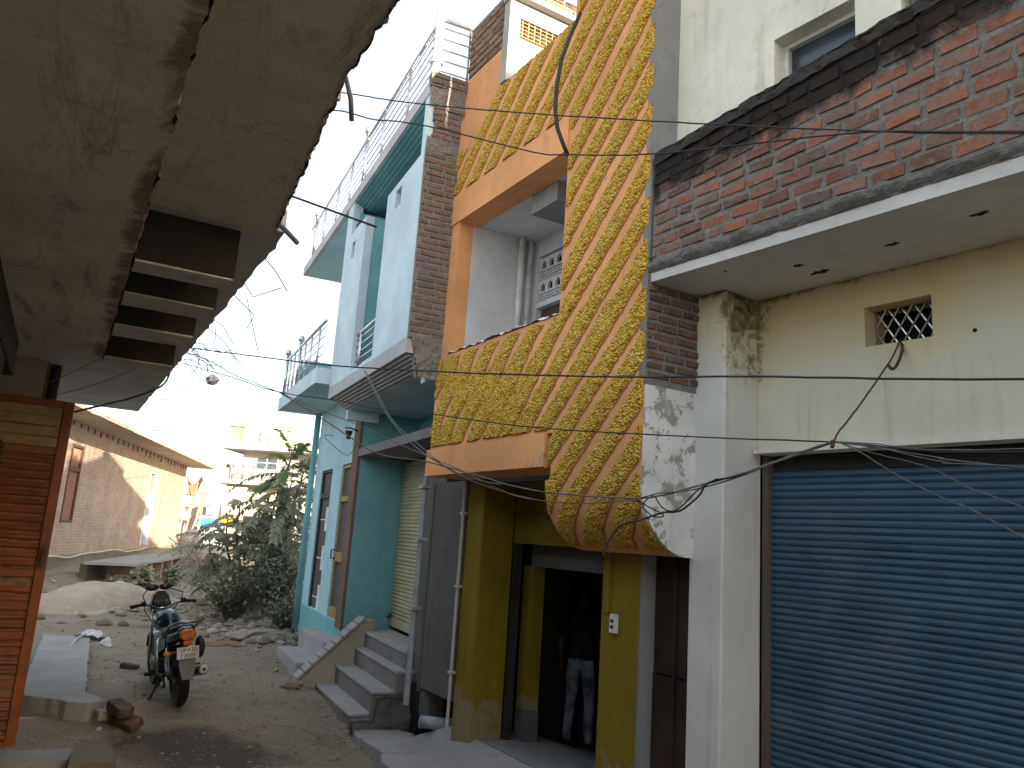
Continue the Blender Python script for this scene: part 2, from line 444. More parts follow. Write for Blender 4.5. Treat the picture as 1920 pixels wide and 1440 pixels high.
def dirt():
    t = NT('dirt'); a = t.noise(.35, 6, .65); b = t.noise(2.2, 7, .7, dist=.5); c = t.noise(30, 4, .7)
    col = t.mix(t.step(a, .35, .7), (.29, .245, .182), (.415, .35, .265))
    col = t.mix(t.step(b, .5, .75, 0, .85), col, (.155, .12, .085))
    col = t.mix(t.step(t.noise(.8, 5, .7), .55, .7, 0, .5), col, (.30, .17, .085))
    col = t.mix(t.step(c, .55, .75, 0, .5), col, (.34, .30, .24))
    v = t.vor(26); col = t.mix(t.step(v, .05, .22, .5, 0), col, (.32, .30, .26))
    # oily drain water soaked into the lane
    o = t.xyz(); dx = t.math('MULTIPLY', t.math('ADD', o[0], 2.75), .85); dy = t.math('MULTIPLY', t.math('ADD', o[1], -8.2), 1.35)
    r = t.math('SQRT', t.math('ADD', t.math('MULTIPLY', dx, dx), t.math('MULTIPLY', dy, dy)))
    r = t.math('ADD', r, t.math('MULTIPLY', t.math('SUBTRACT', b, .5), 1.4))
    wet = t.step(r, .35, .95, .8, 0); col = t.mix(wet, col, (.06, .05, .04))
    h = t.math('ADD', t.math('MULTIPLY', b, 1.5), t.math('ADD', c, t.math('MULTIPLY', v, -.8)))
    return t.fin(col, t.math('SUBTRACT', .95, t.math('MULTIPLY', wet, .15)), t.bump(h, .9, .045), 0, .2)
M['dirt'] = dirt()
def rubble():
    t = NT('rubble_stone'); col = t.ramp(t.attr(), [(0, (.20, .17, .14)), (.4, (.33, .30, .26)), (.75, (.40, .37, .32)), (.9, (.27, .17, .12)), (1, (.16, .14, .12))])
    n = t.noise(18, 5, .7); col = t.mix(t.step(n, .4, .75, 0, .5), col, (.22, .18, .13))
    return t.fin(col, .93, t.bump(n, .5, .02), 0, .15)
M['rubble'] = rubble()
M['brickloose'] = plain('loose_brick', (.16, .105, .075), .92, 0, .2, .35, 12, .5)
def leafmat(name, stops, dust):
    t = NT(name); col = t.ramp(t.attr(), stops); n = t.noise(7, 4, .7)
    col = t.mix(t.step(n, .35, .7, dust * .4, dust), col, (.48, .46, .40))
    m = t.fin(col, .7, None, 0, .25)
    tr = t.n('ShaderNodeBsdfTranslucent'); t.t.links.new(col, tr.inputs[0])
    mx = t.n('ShaderNodeMixShader'); mx.inputs[0].default_value = .25
    t.t.links.new(t.b.outputs[0], mx.inputs[1]); t.t.links.new(tr.outputs[0], mx.inputs[2]); t.t.links.new(mx.outputs[0], t.out.inputs[0])
    return m
M['leafdust'] = leafmat('dusty_leaf', [(0, (.07, .095, .035)), (.5, (.15, .18, .08)), (1, (.27, .28, .17))], .6)
M['leafgreen'] = leafmat('fresh_leaf', [(0, (.05, .10, .015)), (.5, (.09, .17, .03)), (1, (.15, .24, .06))], .12)
M['leafshrub'] = leafmat('shrub_leaf', [(0, (.035, .06, .02)), (.6, (.08, .12, .045)), (1, (.15, .19, .09))], .4)
M['bark'] = plain('dusty_bark', (.16, .13, .095), .95, 0, .15, .3, 10, .4)
M['bamboo'] = plain('bamboo', (.28, .22, .13), .7)
M['eave'] = plaster('weathered_eave', (.42, .36, .29), (.2, .13, .08), .5, .1)
M['pinkwood'] = plain('faded_pink_wood', (.40, .22, .15), .7)
M['bluecloth'] = plain('pale_blue_cloth', (.42, .50, .62), .9)
M['orangecloth'] = plain('orange_cloth', (.62, .27, .04), .9)
M['yellowcloth'] = plain('yellow_tarpaulin', (.62, .38, .02), .7)
M['tarp'] = plain('brown_canvas', (.30, .19, .10), .9)
M['greystick'] = plain('dusty_sticks', (.30, .28, .25), .9)
M['greysack'] = plain('dusty_sack', (.42, .41, .39), .95)
M['brickloosetan'] = plain('tan_brick_stack', (.44, .28, .17), .9)
M['cyan'] = plain('light_blue_panel', (.05, .42, .62), .5)
M['enginegrey'] = plain('engine_alloy', (.16, .16, .16), .5, .6)
M['mcblack'] = plain('motorcycle_black', (.014, .014, .016), .32, 0, .5, .2, 6, 0)
M['mcseat'] = plain('black_vinyl', (.018, .019, .021), .6)
M['mcblue'] = plain('deep_blue_enamel', (.006, .022, .042), .2, 0, .6, .2, 5, 0)
M['flapgrey'] = plain('grey_mudflap', (.20, .20, .21), .6)
M['steelgrey'] = plain('dull_steel', (.32, .32, .33), .38, .8)
M['lampred'] = plain('tail_lamp', (.55, .12, .01), .25, 0, .6, .2, 30, 0)
M['lampamber'] = plain('amber_lamp', (.60, .20, .02), .3, 0, .5, .1, 30, 0)
M['plate'] = plain('number_plate_white', (.62, .62, .62), .45)
M['skin'] = plain('brown_skin', (.20, .105, .065), .6, 0, .3, .1)
M['hair'] = plain('black_hair', (.012, .010, .009), .6)
M['lip'] = plain('lip', (.20, .07, .06), .6)
M['darkshirt'] = plain('dark_shirt', (.06, .06, .066), .9, 0, .2, .3, 10)
M['jeans'] = plain('washed_jeans', (.42, .48, .56), .9, 0, .2, .45, 6, .3)
M['darktrouser'] = plain('dark_trousers', (.05, .05, .055), .9)
M['shoe'] = plain('brown_shoe', (.14, .09, .06), .7)
M['rope'] = plain('brown_rope', (.10, .055, .035), .95)
M['wirebrown'] = plain('brown_wire', (.12, .10, .075), .8)

def damp(name, base, ochre, cx):
    """cream wall with ochre damp under the slab and black mould creeping from the corner"""
    t = NT(name); big = t.noise(1.4, 6, .65); mid = t.noise(7, 8, .75, dist=.8); z = t.xyz()
    col = t.mix(t.step(big, .35, .7), tuple(x * .88 for x in base), base)
    f = t.math('ADD', t.step(z[2], 3.0, 4.1, 0, 1), t.math('MULTIPLY', t.math('SUBTRACT', big, .5), 1.4))
    col = t.mix(t.step(f, .3, 1.0, 0, .8), col, ochre)
    st = t.noise(1, 6, .7, t.map((9, 9, .6))); col = t.mix(t.step(st, .52, .76, 0, .5), col, (.40, .33, .20))
    dx = t.math('ABSOLUTE', t.math('ADD', z[0], -cx)); dzz = t.math('ABSOLUTE', t.math('ADD', z[2], -4.12))
    r = t.math('MINIMUM', t.math('ADD', t.math('MULTIPLY', dx, 5.0), t.math('MULTIPLY', dzz, .75)), t.math('ADD', t.math('MULTIPLY', dzz, 12.0), t.math('MULTIPLY', dx, .25)))
    m = t.math('ADD', r, t.math('MULTIPLY', t.math('SUBTRACT', mid, .5), 2.6))
    col = t.mix(t.step(m, .1, .55, .85, 0), col, (.16, .13, .05)); col = t.mix(t.step(m, -.25, .05, .95, 0), col, (.025, .022, .015))
    col = t.mix(t.step(t.noise(30, 4, .7), .66, .74, 0, .3), col, (.2, .16, .09))
    return t.fin(col, .92, t.bump(t.math('ADD', t.noise(60, 4, .6), mid), .35, .006), 0, .15)
M['dampcream'] = damp('damp_cream_wall', (.74, .71, .58), (.62, .50, .24), -.40)
M['damppillar'] = damp('damp_pillar', (.72, .72, .69), (.66, .60, .42), -.40)

M['guiderust'] = plaster('rusty_guide', (.14, .11, .09), (.2, .09, .04), .6, .3)
M['dustywood'] = plain('dusty_brown_back', (.36, .22, .12), .9, 0, .2, .3)
M['oldcream'] = plaster('yellowed_cement', (.40, .33, .21), (.2, .17, .13), .5, .4)

def soffit_marks():
    """shuttering marks, rust runs and damp bruises on the old lime soffit"""
    m = M['leftsoffit']; nt_ = m.node_tree; t = NT.__new__(NT); t.mat = m; t.t = nt_; t.b = nt_.nodes['Principled BSDF']; t.out = nt_.nodes['Material Output']
    t.obj = t.n('ShaderNodeTexCoord').outputs['Object']
    src = t.b.inputs['Base Color'].links[0].from_socket
    a = t.noise(1, 7, .75, t.map((.9, 7, 1), rot=(0, 0, .5)), .6); b = t.noise(1.7, 7, .75, dist=1.2); g = t.noise(90, 4, .7)
    col = t.mix(t.step(a, .54, .68, 0, .55), src, (.20, .10, .05)); col = t.mix(t.step(b, .58, .68, 0, .5), col, (.16, .15, .15))
    y = t.xyz()[1]; lip = t.math('ADD', t.step(y, -.06, .12), t.math('MULTIPLY', t.math('SUBTRACT', b, .5), 2.2)); edge = t.math('MULTIPLY', t.step(lip, .7, 1.1, 0, .8), t.step(y, .15, .17, 1, 0))
    col = t.mix(edge, col, (.16, .075, .035)); col = t.mix(t.step(g, .35, .65, .18, 0), col, (.2, .17, .13))
    nt_.links.new(col, t.b.inputs['Base Color'])
    nb = t.bump(t.math('ADD', g, t.math('MULTIPLY', a, 2.0)), .5, .006); nt_.links.new(nb, t.b.inputs['Normal'])
soffit_marks()
# ================================================================== house frames: local x along the street (away), y out to the street, z up
def frame(yaw): return radians(90 + yaw)


def slats(mb, x0, x1, y, z0, z1, pitch, amp, m=0):
    """roller-shutter curtain: rows of curved laths"""
    prof = []
    n = int((z1 - z0) / pitch)
    for i in range(n):
        for f, d in ((0, -.35), (.10, .25), (.35, .95), (.6, 1.0), (.82, .35), (.93, -.45)):
            prof.append((y + amp * d, z0 + (i + f) * (z1 - z0) / n))
    prof.append((y - amp * .35, z1))
    xs = [x0, (x0 * 2 + x1) / 3, (x0 + 2 * x1) / 3, x1]; vs = []
    for yy, z in prof:
        for x in xs: vs.append((x, yy + RD.uniform(-.0012, .0012), z + RD.uniform(-.0015, .0015)))
    fs = [(i * 4 + k, i * 4 + k + 1, i * 4 + k + 5, i * 4 + k + 4) for i in range(len(prof) - 1) for k in range(3)]
    n0 = len(mb.r); mb.add(vs, fs, m); lr = [RD.random() for _ in range(n + 2)]
    for i in range(len(fs)): mb.r[n0 + i] = lr[(i // 3) // 6]


def wallhole(mb, x0, x1, z0, z1, y0, y1, holes, m=0):
    """wall (thickness y0..y1) with rectangular openings, built of butted blocks"""
    xs = sorted({x0, x1, *[h[0] for h in holes], *[h[1] for h in holes]})
    for a, b in zip(xs[:-1], xs[1:]):
        cuts = sorted([(h[2], h[3]) for h in holes if h[0] <= a + 1e-6 and h[1] >= b - 1e-6])
        z = z0
        for c0, c1 in cuts:
            if c0 > z + 1e-6: mb.box(a, b, y0, y1, z, c0, m)
            z = c1
        if z < z1 - 1e-6: mb.box(a, b, y0, y1, z, z1, m)


# ------------------------------------------------------------------ shop with blue roller shutter
SH = root('shutter_shop', (1.2525, 5.715, 0), frame(36.1), 'cream building with wide blue roller shutter under a brick balcony parapet', 'building')
mb = MB(); mb.box(-.39, -.10, -.42, 0, 0, 4.118); mb.build('pillar', M['damppillar'], SH, bevel=.012)
mb = MB()
wallhole(mb, -9.5, -.392, 3.0, 4.118, -.62, -.37, [(-1.645, -1.215, 3.635, 3.90)])
mb.box(-9.5, -4.0, -.60, -.37, 0, 2.998)
mb.box(-.60, -.392, -.64, -.53, 0, 2.998)
mb.build('ground_wall', M['dampcream'], SH)
mb = MB(); mb.box(-4.2, -.41, -.46, -.30, 2.972, 3.0); mb.build('lintel_lip', M['cream'], SH)
mb = MB(); mb.box(-1.72, -1.14, -1.0, -.64, 3.55, 4.0); mb.build('vent_shaft', M['void'], SH)
g = MB()
for k in range(-6, 10):
    for sg in (1, -1):
        xa = -1.215 - k * .085; za = 3.635
        pts = []
        for q in range(0, 41):
            z = 3.635 + .265 * q / 40; x = xa - sg * (z - 3.635) * .62
            if -1.645 < x < -1.215: pts.append((x, -.50 + .004 * sg, z))
        if len(pts) > 3: g.tube([pts[0], pts[-1]], .0065, 5)
gv = g.build('vent_grille', M['steel'], SH)
for z in (3.636, 3.887): vw = MB(); vw.box(-1.643, -1.217, -.515, -.50, z, z + .012); vw.build('grille_bar', M['iron'], gv)
mb = MB(); slats(mb, -4.0, -.435, -.475, .12, 2.86, .046, .0115); sh = mb.build('roller_shutter', M['blue_slat'], SH)
tag(sh, 'closed blue corrugated roller shutter')
mb = MB(); mb.box(-.440, -.394, -.52, -.425, .1, 2.97); mb.build('guide_rail', M['guiderust'], sh)
mb = MB(); mb.box(-3.99, -.442, -.59, -.488, 2.865, 2.968); mb.build('shutter_hood', M['soot'], sh)
# balcony slab, its rough edge and the brick parapet
mb = MB(); mb.box(-9.5, -.10, -1.2, .47, 4.12, 4.20); mb.build('balcony_slab', M['soffit'], SH)
mb = MB()
rough_quad(mb, lambda u, v: ((-.10 - 5.4 * u, .475 + .03 * sin(pi * v), 4.185 + .095 * v + .03 * u), (0, 1, .3)), 220, 5, .030, 0, 9)
rough_quad(mb, lambda u, v: ((-.10 + .015 * sin(pi * v), .475 - .45 * u, 4.185 + .095 * v), (1, 0, .3)), 20, 5, .02, 0, 9)
mb.build('rough_slab_edge', M['edgeconc'], SH)
mb = MB(); mb.hexa([(-9.5, .36, 4.20), (-.12, .36, 4.20), (-.12, .478, 4.20), (-9.5, .478, 4.20), (-9.5, .36, 5.95), (-.12, .36, 5.075), (-.12, .478, 5.075), (-9.5, .478, 5.95)], 1)
bricks(mb, -4.6, -.12, 4.28, 5.065, .478, '+y', L=.20, pitch=.075, gap=.021, zt=5.52, out=.012, jit=.008)
pp = mb.build('parapet', [M['brick'], M['mortarsoot']], SH); tag(pp, 'bare red brick parapet black with mould along its top')
mb = MB()
rough_quad(mb, lambda u, v: ((-.12 - 5.0 * u, .345 + .155 * v, 5.07 + .485 * u * 1.02 + .022 * sin(pi * v)), (0, 0, 1)), 200, 5, .022, 0, 11, 3)
rough_quad(mb, lambda u, v: ((-.12 - 5.0 * u, .497, 5.085 + .485 * u * 1.02 - .085 * v), (0, 1, 0)), 240, 7, .016, 0, 13, 5)
mb.build('parapet_cap', M['soot'], SH)
# upper storey
mb = MB()
wallhole(mb, -9.5, -.07, 4.2, 6.9, .03, .25, [(-1.545, -.965, 4.6, 5.70), (-2.6, -1.83, 4.6, 5.56)])
mb.box(-9.5, -.02, -6.0, .028, 4.202, 6.9)
mb.build('upper_wall', M['cream'], SH)
mb = MB(); mb.box(-9.7, -.09, -6.2, .262, 6.902, 7.0); mb.build('roof_slab', M['fascia'], SH)
mb = MB(); mb.box(-9.5, -.62, -6, -.68, 0, 4.118); mb.build('shop_interior', M['void'], SH)
for (a, b, zt) in ((-1.545, -.965, 5.70), (-2.6, -1.83, 5.56)):
    w = MB(); w.box(b - .035, b - .003, .06, .14, 4.6, zt - .003); w.box(a + .003, a + .02, .06, .14, 4.6, zt - .003); w.box(a + .02, b - .035, .06, .14, zt - .035, zt - .003)
    w.box(a + .02, b - .035, .032, .06, 4.6, zt - .035)
    wo = w.build('window', M['white'], SH)
    p = MB(); p.box(a + .022, b - .037, .085, .1, 4.6, zt - .037); p.build('pane', M['glass'], wo)
mb = MB(); mb.tube([(-1.2, .255, 6.02), (-1.2, .33, 6.01), (-1.2, .36, 5.97), (-1.2, .35, 5.94)], .012, 6); mb.build('wall_hook', M['white'], SH)
# damp holes in the soffit and wall
for x, y, s_ in ((-1.02, .08, .03), (-1.05, -.12, .05), (-1.62, .02, .03), (-2.15, .12, .035), (-.62, .3, .012)):
    mb = MB(); rr = [(RD.uniform(.3, 1.25), 2 * pi * i / 17) for i in range(17)]
    mb.prism([(x + s_ * 1.5 * r_ * cos(w_), y + s_ * .8 * r_ * sin(w_)) for r_, w_ in rr], 'z', 4.1165, 4.13); mb.build('spalled_hole', M['void'], SH)
mb = MB(); mb.lathe([(.013, -.002), (.012, .004)], -1.885, -.37, 3.63, 'y', 10); mb.build('bolt_hole', M['void'], SH)

# ------------------------------------------------------------------ orange house
OH = root('orange_house', (-.486, 8.634, 0), frame(30.75), 'orange house front with diagonal yellow pebble-dash stripes over a mustard shop doorway', 'house')
XL, XR = -.17, -3.53          # far and near edge of the front
SILL, HEAD, TOP = 4.12, 5.60, 6.86
ox0, ox1 = -2.43, -.41        # opening


def dz(z, s=0):
    """depth of the front surface: the near bay rolls back under at its foot"""
    if z >= 2.75: return .47
    q = min(1, (2.75 - z) / .53); return .02 + .45 * sqrt(max(0, 1 - q * q))


mb = MB()
mb.box(ox0 + .0, XL, .30, .47, 3.13, SILL)                 # below opening
mb.box(ox1, XL, .30, .47, SILL, HEAD)                      # far jamb
mb.box(ox0, XL, .27, .47, 5.93, TOP)                       # above opening
mb.box(XR, ox0, .27, .47, 2.75, 6.9); mb.box(XR, ox0, .36, .47, 6.9, 7.9)                       # near bay up to the tower
mb.box(ox0, XL - .02, .22, .485, HEAD - .005, 5.93)        # lintel band
mb.box(-2.345, -.13, .02, .492, 2.86, 3.13)                # lower beam
# rolled foot of the near bay
N = 14; zs = [2.75 - .53 * sin(pi / 2 * i / N) for i in range(N + 1)]
vs = []; fs = []
for z in zs:
    for x in (-2.36, XR): vs.append((x, dz(z), z))
for i in range(N): fs.append((2 * i, 2 * i + 1, 2 * i + 3, 2 * i + 2))
mb.add(vs, fs)
b0 = [(-2.36, dz(z), z) for z in zs] + [(-2.36, .0, 2.22), (-2.36, .0, 2.75)]
mb.add(b0, [tuple(range(len(b0)))])
mb.box(XR + .03, -2.362, -.0, .02, 2.222, 2.75)
# pebble stripes, each with an oxide-red line that paints in its relief shadow
cells = MB(); lines = MB()


def spans(z):
    if z > TOP: return [(XR + .01, ox0 - .05)] if z < 7.85 else []
    if z > 5.95: return [(XR + .01, XL - .02)]
    if z > SILL - .04 and z <= 5.95: return [(XR + .01, ox0 - .02)]
    if z > 3.14: return [(XR + .01, XL - .01)]
    if z > 2.24: return [(XR + .012, -2.37)]
    return []


def fam(kind, k, z):
    if kind == 'lo':                      # fan of stripes that starts at the lower beam
        return -.15 - .30 * k - (.44 + .075 * k) * (z - 3.13)
    zb = 3.32 + (.36 * k if k > 0 else .33 * k)      # near bay and upper panel: parallel, counted where they cross the opening's edge
    return ox0 - 1.08 * (z - zb)


def stripe(kind, k, za, zb):
    n = int((zb - za) / .024); w = .094 if kind == 'lo' else .122
    js = RD.uniform(-.01, .01); prev = None
    wl = [0] * (n + 1)
    for i in range(n + 1):
        z = za + (zb - za) * i / n
        c = fam(kind, k, z) + js + .012 * sin(3.1 * z + k)
        L, Rr = c - w + RD.uniform(-.009, .009), c + w + RD.uniform(-.009, .009)
        cl = None
        for a, b in spans(z):
            l, r_ = max(a, L), min(b, Rr)
            if kind == 'lo':
                if z > SILL - .04: continue
                a = ox0
            elif z < 5.95: b = min(b, ox0)
            if z > 6.3 and c > -1.0 and z > 6.36 + (-.15 - c) * .55 + .05 * sin(19 * c): continue
            if r_ - l > .012: cl = (l, r_)
        if cl:
            row = []
            y = dz(z)
            for q in range(7):
                x = cl[0] + (cl[1] - cl[0]) * q / 6
                e = .004 if q in (0, 6) else .02
                row.append((x + (RD.uniform(-.006, .006) if 0 < q < 6 else 0), y + e + (RD.uniform(-.004, .004) if 0 < q < 6 else 0), z + RD.uniform(-.006, .006)))
            if prev:
                cells.add(prev + row, [(q + 1, q, 7 + q, 8 + q) for q in range(6)], 1)
            prev = row
            if cl[0] > L - .001 and cl[0] > XR + .03:
                wl[i] = (cl[0], y, z)
        else: prev = None
    run = []
    for e in wl + [0]:
        if e: run.append(e)
        else:
            if len(run) > 3:
                A = [(x + .004, y + .003, z) for x, y, z in run]; B = [(x - .02 + RD.uniform(-.003, .003), y + .0035, z) for x, y, z in run]
                lines.add(A + B, [(i, i + 1, len(A) + i + 1, len(A) + i) for i in range(len(A) - 1)], 2)
            run = []


for k in range(-1, 8): stripe('lo', k, 3.14, SILL - .04)
for k in range(-6, 17): stripe('hi', k, 2.25, 7.85)
for q in (cells, lines): mb.add(q.v, q.f); mb.m[-len(q.f):] = q.m
fo = mb.build('facade', [M['orange'], M['pebble'], M['orange_shade']], OH)
tag(fo, 'orange plaster front striped with rough yellow pebble-dash')
# whitewashed ledges of broken plaster
mb = MB()
rough_quad(mb, lambda u, v: ((ox1 + .01 - 2.02 * u, .49 - .22 * v, SILL + .035 * sin(pi * min(1, v * 1.1 + .05))), (0, .5, 1)), 110, 5, .016, 0, 12)
mb.build('sill', M['white_side'], OH); mb = MB()
rough_quad(mb, lambda u, v: ((-1.15 - 1.3 * u, .475 - .2 * v, TOP + .03 * sin(pi * v)), (0, .5, 1)), 90, 5, .02, 0, 12)
mb.build('parapet_cap', M['white_side'], OH)
# near flank: bricks above, render, peeled whitewash following the rolled foot
mb = MB()
mb.box(XR - .004, XR + .06, -.12, .473, 3.38, 4.3, 1)
bricks(mb, -.10, .468, 3.42, 4.19, XR - .004, '-x', L=.19, pitch=.069, gap=.016, m=0)
mb.box(XR - .007, XR + .06, -.1, .474, 4.302, 6.9, 2); mb.box(XR - .007, XR + .06, .36, .474, 6.9, 7.9, 2)
fb = mb.build('flank_brickwork', [M['brickdark'], M['mortar'], M['cement']], OH)
prof = [(.466, 3.38), (.47, 2.75)] + [(dz(z) + .003, z) for z in zs[1:]] + [(-.02, 2.22), (-.02, 3.38)]
mb = MB(); mb.prism([p for p in prof], 'x', XR - .006, XR + .04, 0)
mb.build('flank_render', M['white_side'], OH)
# balcony recess behind the opening
mb = MB()
mb.box(ox1, ox1 + .12, -.5, .298, 4.02, 5.598)
mb.box(-3.3, ox1, -.62, -.5, 4.02, 4.10)
mb.box(-3.5, ox1 + .12, -.62, .215, 5.6, 5.9)
mb.box(-3.5, -2.6, -.62, .26, 4.0, 5.598)
mb.box(-3.5, ox1, -.6, .298, 3.94, 4.02)
wallhole(mb, -2.6, ox1, 4.10, 5.598, -.62, -.5, [(-1.7, -.52, 4.85, 5.40), (-1.7, -.52, 4.10, 4.80)])
mb.build('balcony_recess', M['recess'], OH)
mb = MB(); mb.box(-1.9, -1.45, -.5, .21, 5.40, 5.597); mb.build('ceiling_beam', M['cement'], OH)
jl = MB(); jx0, jx1 = -1.7, -.52
for r_ in range(2):
    zb = 4.86 + r_ * .265
    jl.box(jx0, jx1, -.56, -.52, zb, zb + .012); jl.box(jx0, jx1, -.56, -.52, zb + .105, zb + .125); jl.box(jx0, jx1, -.56, -.52, zb + .243, zb + .255)
    for q in range(25): jl.box(jx0 + q * (jx1 - jx0 - .012) / 24, jx0 + q * (jx1 - jx0 - .012) / 24 + .012, -.557, -.523, zb + .012, zb + .105)
    for q in range(2): jl.box(jx0, jx1, -.555, -.525, zb + .04 + q * .03, zb + .05 + q * .03)
    for q in range(8):      # pointed arches
        a = jx0 + q * (jx1 - jx0) / 8; w = (jx1 - jx0) / 8
        jl.prism([(a, zb + .125), (a + .028, zb + .125), (a + .032, zb + .19), (a + w * .5, zb + .225), (a + w - .032, zb + .19), (a + w - .028, zb + .125), (a + w, zb + .125), (a + w, zb + .243), (a, zb + .243)], 'y', -.556, -.524)
jl.build('jali_screen', M['recess'], OH)
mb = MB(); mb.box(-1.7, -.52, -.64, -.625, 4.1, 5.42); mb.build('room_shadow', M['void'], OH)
d = MB(); d.box(-1.699, -.521, -.6, -.57, 4.1, 4.79)
dd = d.build('balcony_door', M['wood'], OH)
d = MB()
for q in range(4): d.box(-1.66 + q * .29, -1.66 + q * .29 + .22, -.569, -.555, 4.2, 4.7)
d.build('door_panel', M['wood'], dd)
mb = MB(); mb.tube([(-.47, -.30, 4.03), (-.47, -.30, 5.595)], .035, 10); mb.tube([(-.45, -.42, 4.03), (-.45, -.42, 5.595)], .03, 10); mb.build('drainpipe', M['white'], OH, smooth=True)
# terrace room on the roof
mb = MB(); mb.box(-1.13, -.24, .0, .44, 6.862, 7.36); mb.build('terrace_wall', M['orange'], OH)
mb = MB(); mb.box(-1.13, -.24, -2.0, .43, 7.362, 8.02, 1); bricks(mb, -1.13, -.24, 7.37, 7.98, .43, '+y', L=.21); mb.box(-.26, -.2, -1.8, .4, 6.87, 8.0, 1)
tb = mb.build('terrace_brickwork', [M['brickwarm'], M['mortar']], OH)
mb = MB(); mb.box(-1.25, -1.13, .37, .5, 6.862, 7.66); mb.box(-1.25, -1.13, -1.6, .368, 7.62, 7.66); mb.box(-1.25, -1.13, -1.6, .5, 7.662, 7.8); mb.build('post', M['sunwhite'], OH)
mb = MB(); mb.box(-1.34, -1.13, -1.9, .52, 7.803, 7.86); mb.build('roof_slab', M['sunwhite'], OH)
mb = MB(); mb.box(-1.21, -1.14, -1.6, .368, 6.87, 7.42); mb.build('terrace_infill', M['tan'], OH)
mb = MB()
for q in range(26): mb.box(-1.235, -1.225, -1.55 + q * .075, -1.55 + q * .075 + .012, 7.423, 7.617)
for q in range(5): mb.box(-1.228, -1.218, -1.55, .366, 7.43 + q * .042, 7.438 + q * .042)
gr = mb.build('vent_grille', M['ochrewood'], OH)
mb = MB(); mb.box(-1.16, -1.14, -1.58, .366, 7.424, 7.616); mb.build('grille_backing', M['wood'], gr)
mb = MB(); bricks(mb, -1.9, .5, 7.862, 8.03, -1.3, '-x', L=.21); mb.box(-1.3, -1.14, -1.9, .5, 7.862, 8.02, 1); mb.build('roof_upstand', [M['brickwarm'], M['mortar']], OH)
# street level
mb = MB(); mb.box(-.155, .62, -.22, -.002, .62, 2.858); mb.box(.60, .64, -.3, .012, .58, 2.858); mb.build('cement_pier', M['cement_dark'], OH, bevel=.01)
mb = MB(); mb.box(-.16, .9, -1.2, -.25, .05, .62); mb.box(.8, 1.2, -1.2, -.1, .1, .6); mb.build('drain_void', M['void'], OH)
mb = MB(); mb.tube([(.1, -.2, .33), (.42, .02, .31)], .065, 12); mb.tube([(.42, .02, .31), (.43, .03, .31)], .07, 12); mb.build('waste_pipe', M['greypipe'], OH, smooth=True)
mb = MB(); mb.tube([(-.185, .035, .36), (-.185, .035, 2.855)], .017, 8)
for z in (.9, 1.75, 2.5): mb.box(-.215, -.155, .0, .06, z, z + .025)
mb.build('conduit', M['ivorypipe'], OH)
mb = MB(); mb.box(-.56, -.21, -.38, 0, .2, 2.857); mb.build('door_pier', M['yellowwall'], OH, bevel=.012)
mb = MB(); mb.box(-2.9, -.561, -.56, -.38, 2.24, 2.858); mb.build('door_header', M['yellowwall'], OH)
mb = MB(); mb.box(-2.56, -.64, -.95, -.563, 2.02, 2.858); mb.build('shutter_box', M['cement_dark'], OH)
mb = MB(); mb.box(-.615, -.562, -.46, -.384, .32, 2.238); mb.build('shutter_guide', M['iron'], OH)
mb = MB(); mb.box(-3.005, -2.55, -.3, 0, .1, 2.22); mb.build('door_pillar', M['yellowwall'], OH, bevel=.01)
mb = MB(); mb.box(-3.06, -3.007, -.3, -.004, .1, 2.22); mb.build('pillar_edge', M['cement'], OH)
mb = MB(); mb.box(-3.56, -3.062, -.16, -.1, .2, 1.38); mb.box(-3.56, -3.062, -.165, -.105, 1.392, 2.22); mb.box(-3.30, -3.28, -.099, -.085, .2, 2.2); mb.build('side_door', M['rustdark'] if 'rustdark' in M else M['wood'], OH)
sw = MB(); sw.box(-2.775, -2.70, .001, .035, 1.62, 1.76); s1 = sw.build('switch_box', M['white'], OH, bevel=.004)
for z in (1.70, 1.655): sw = MB(); sw.box(-2.752, -2.723, .0355, .043, z, z + .022); sw.build('socket', M['iron'], s1)
mb = MB(); mb.box(-2.66, -2.61, .001, .02, 1.76, 2.22); mb.build('wire_casing', M['yellowwall'], OH)
# interior
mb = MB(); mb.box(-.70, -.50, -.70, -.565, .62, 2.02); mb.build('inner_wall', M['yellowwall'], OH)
mb = MB(); mb.box(-.712, -.50, -.705, -.562, .2, .619); mb.build('skirting', M['cement_dark'], OH)
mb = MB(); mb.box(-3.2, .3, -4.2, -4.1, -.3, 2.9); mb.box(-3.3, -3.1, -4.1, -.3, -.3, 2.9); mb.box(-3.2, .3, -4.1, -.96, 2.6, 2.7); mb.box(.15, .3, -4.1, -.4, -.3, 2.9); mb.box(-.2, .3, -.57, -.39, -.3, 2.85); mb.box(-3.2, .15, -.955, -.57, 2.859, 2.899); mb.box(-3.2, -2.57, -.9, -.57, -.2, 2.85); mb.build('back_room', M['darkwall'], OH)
mb = MB()
mb.add([(-3.06, -.1, .36), (.0, -.1, .36), (-.3, -.9, .30), (-3.06, -.9, .30), (-.3, -1.7, .06), (-3.06, -1.7, .06), (-.3, -4.1, .04), (-3.06, -4.1, .04)], [(0, 1, 2, 3), (3, 2, 4, 5), (5, 4, 6, 7)])
mb.build('shop_floor', M['cement'], OH)
mb = MB(); mb.box(-3.56, .3, -6, -.63, 2.9, 6.7); mb.build('inner_mass', M['cement'], OH)
# loose cable hanging off the roof edge
mb = MB(); mb.tube([at(1088, 25, 6.62), at(1068, 70, 6.58), at(1052, 115, 6.55), at(1044, 160, 6.5), at(1041, 205, 6.48), at(1045, 240, 6.45), at(1055, 268, 6.45), at(1065, 292, 6.45)], .017, 8)
hc = mb.build('hanging_cable', M['cable'], smooth=True); tag(hc, 'thick black cable looping down from the roof edge across the striped orange front', 'cable')
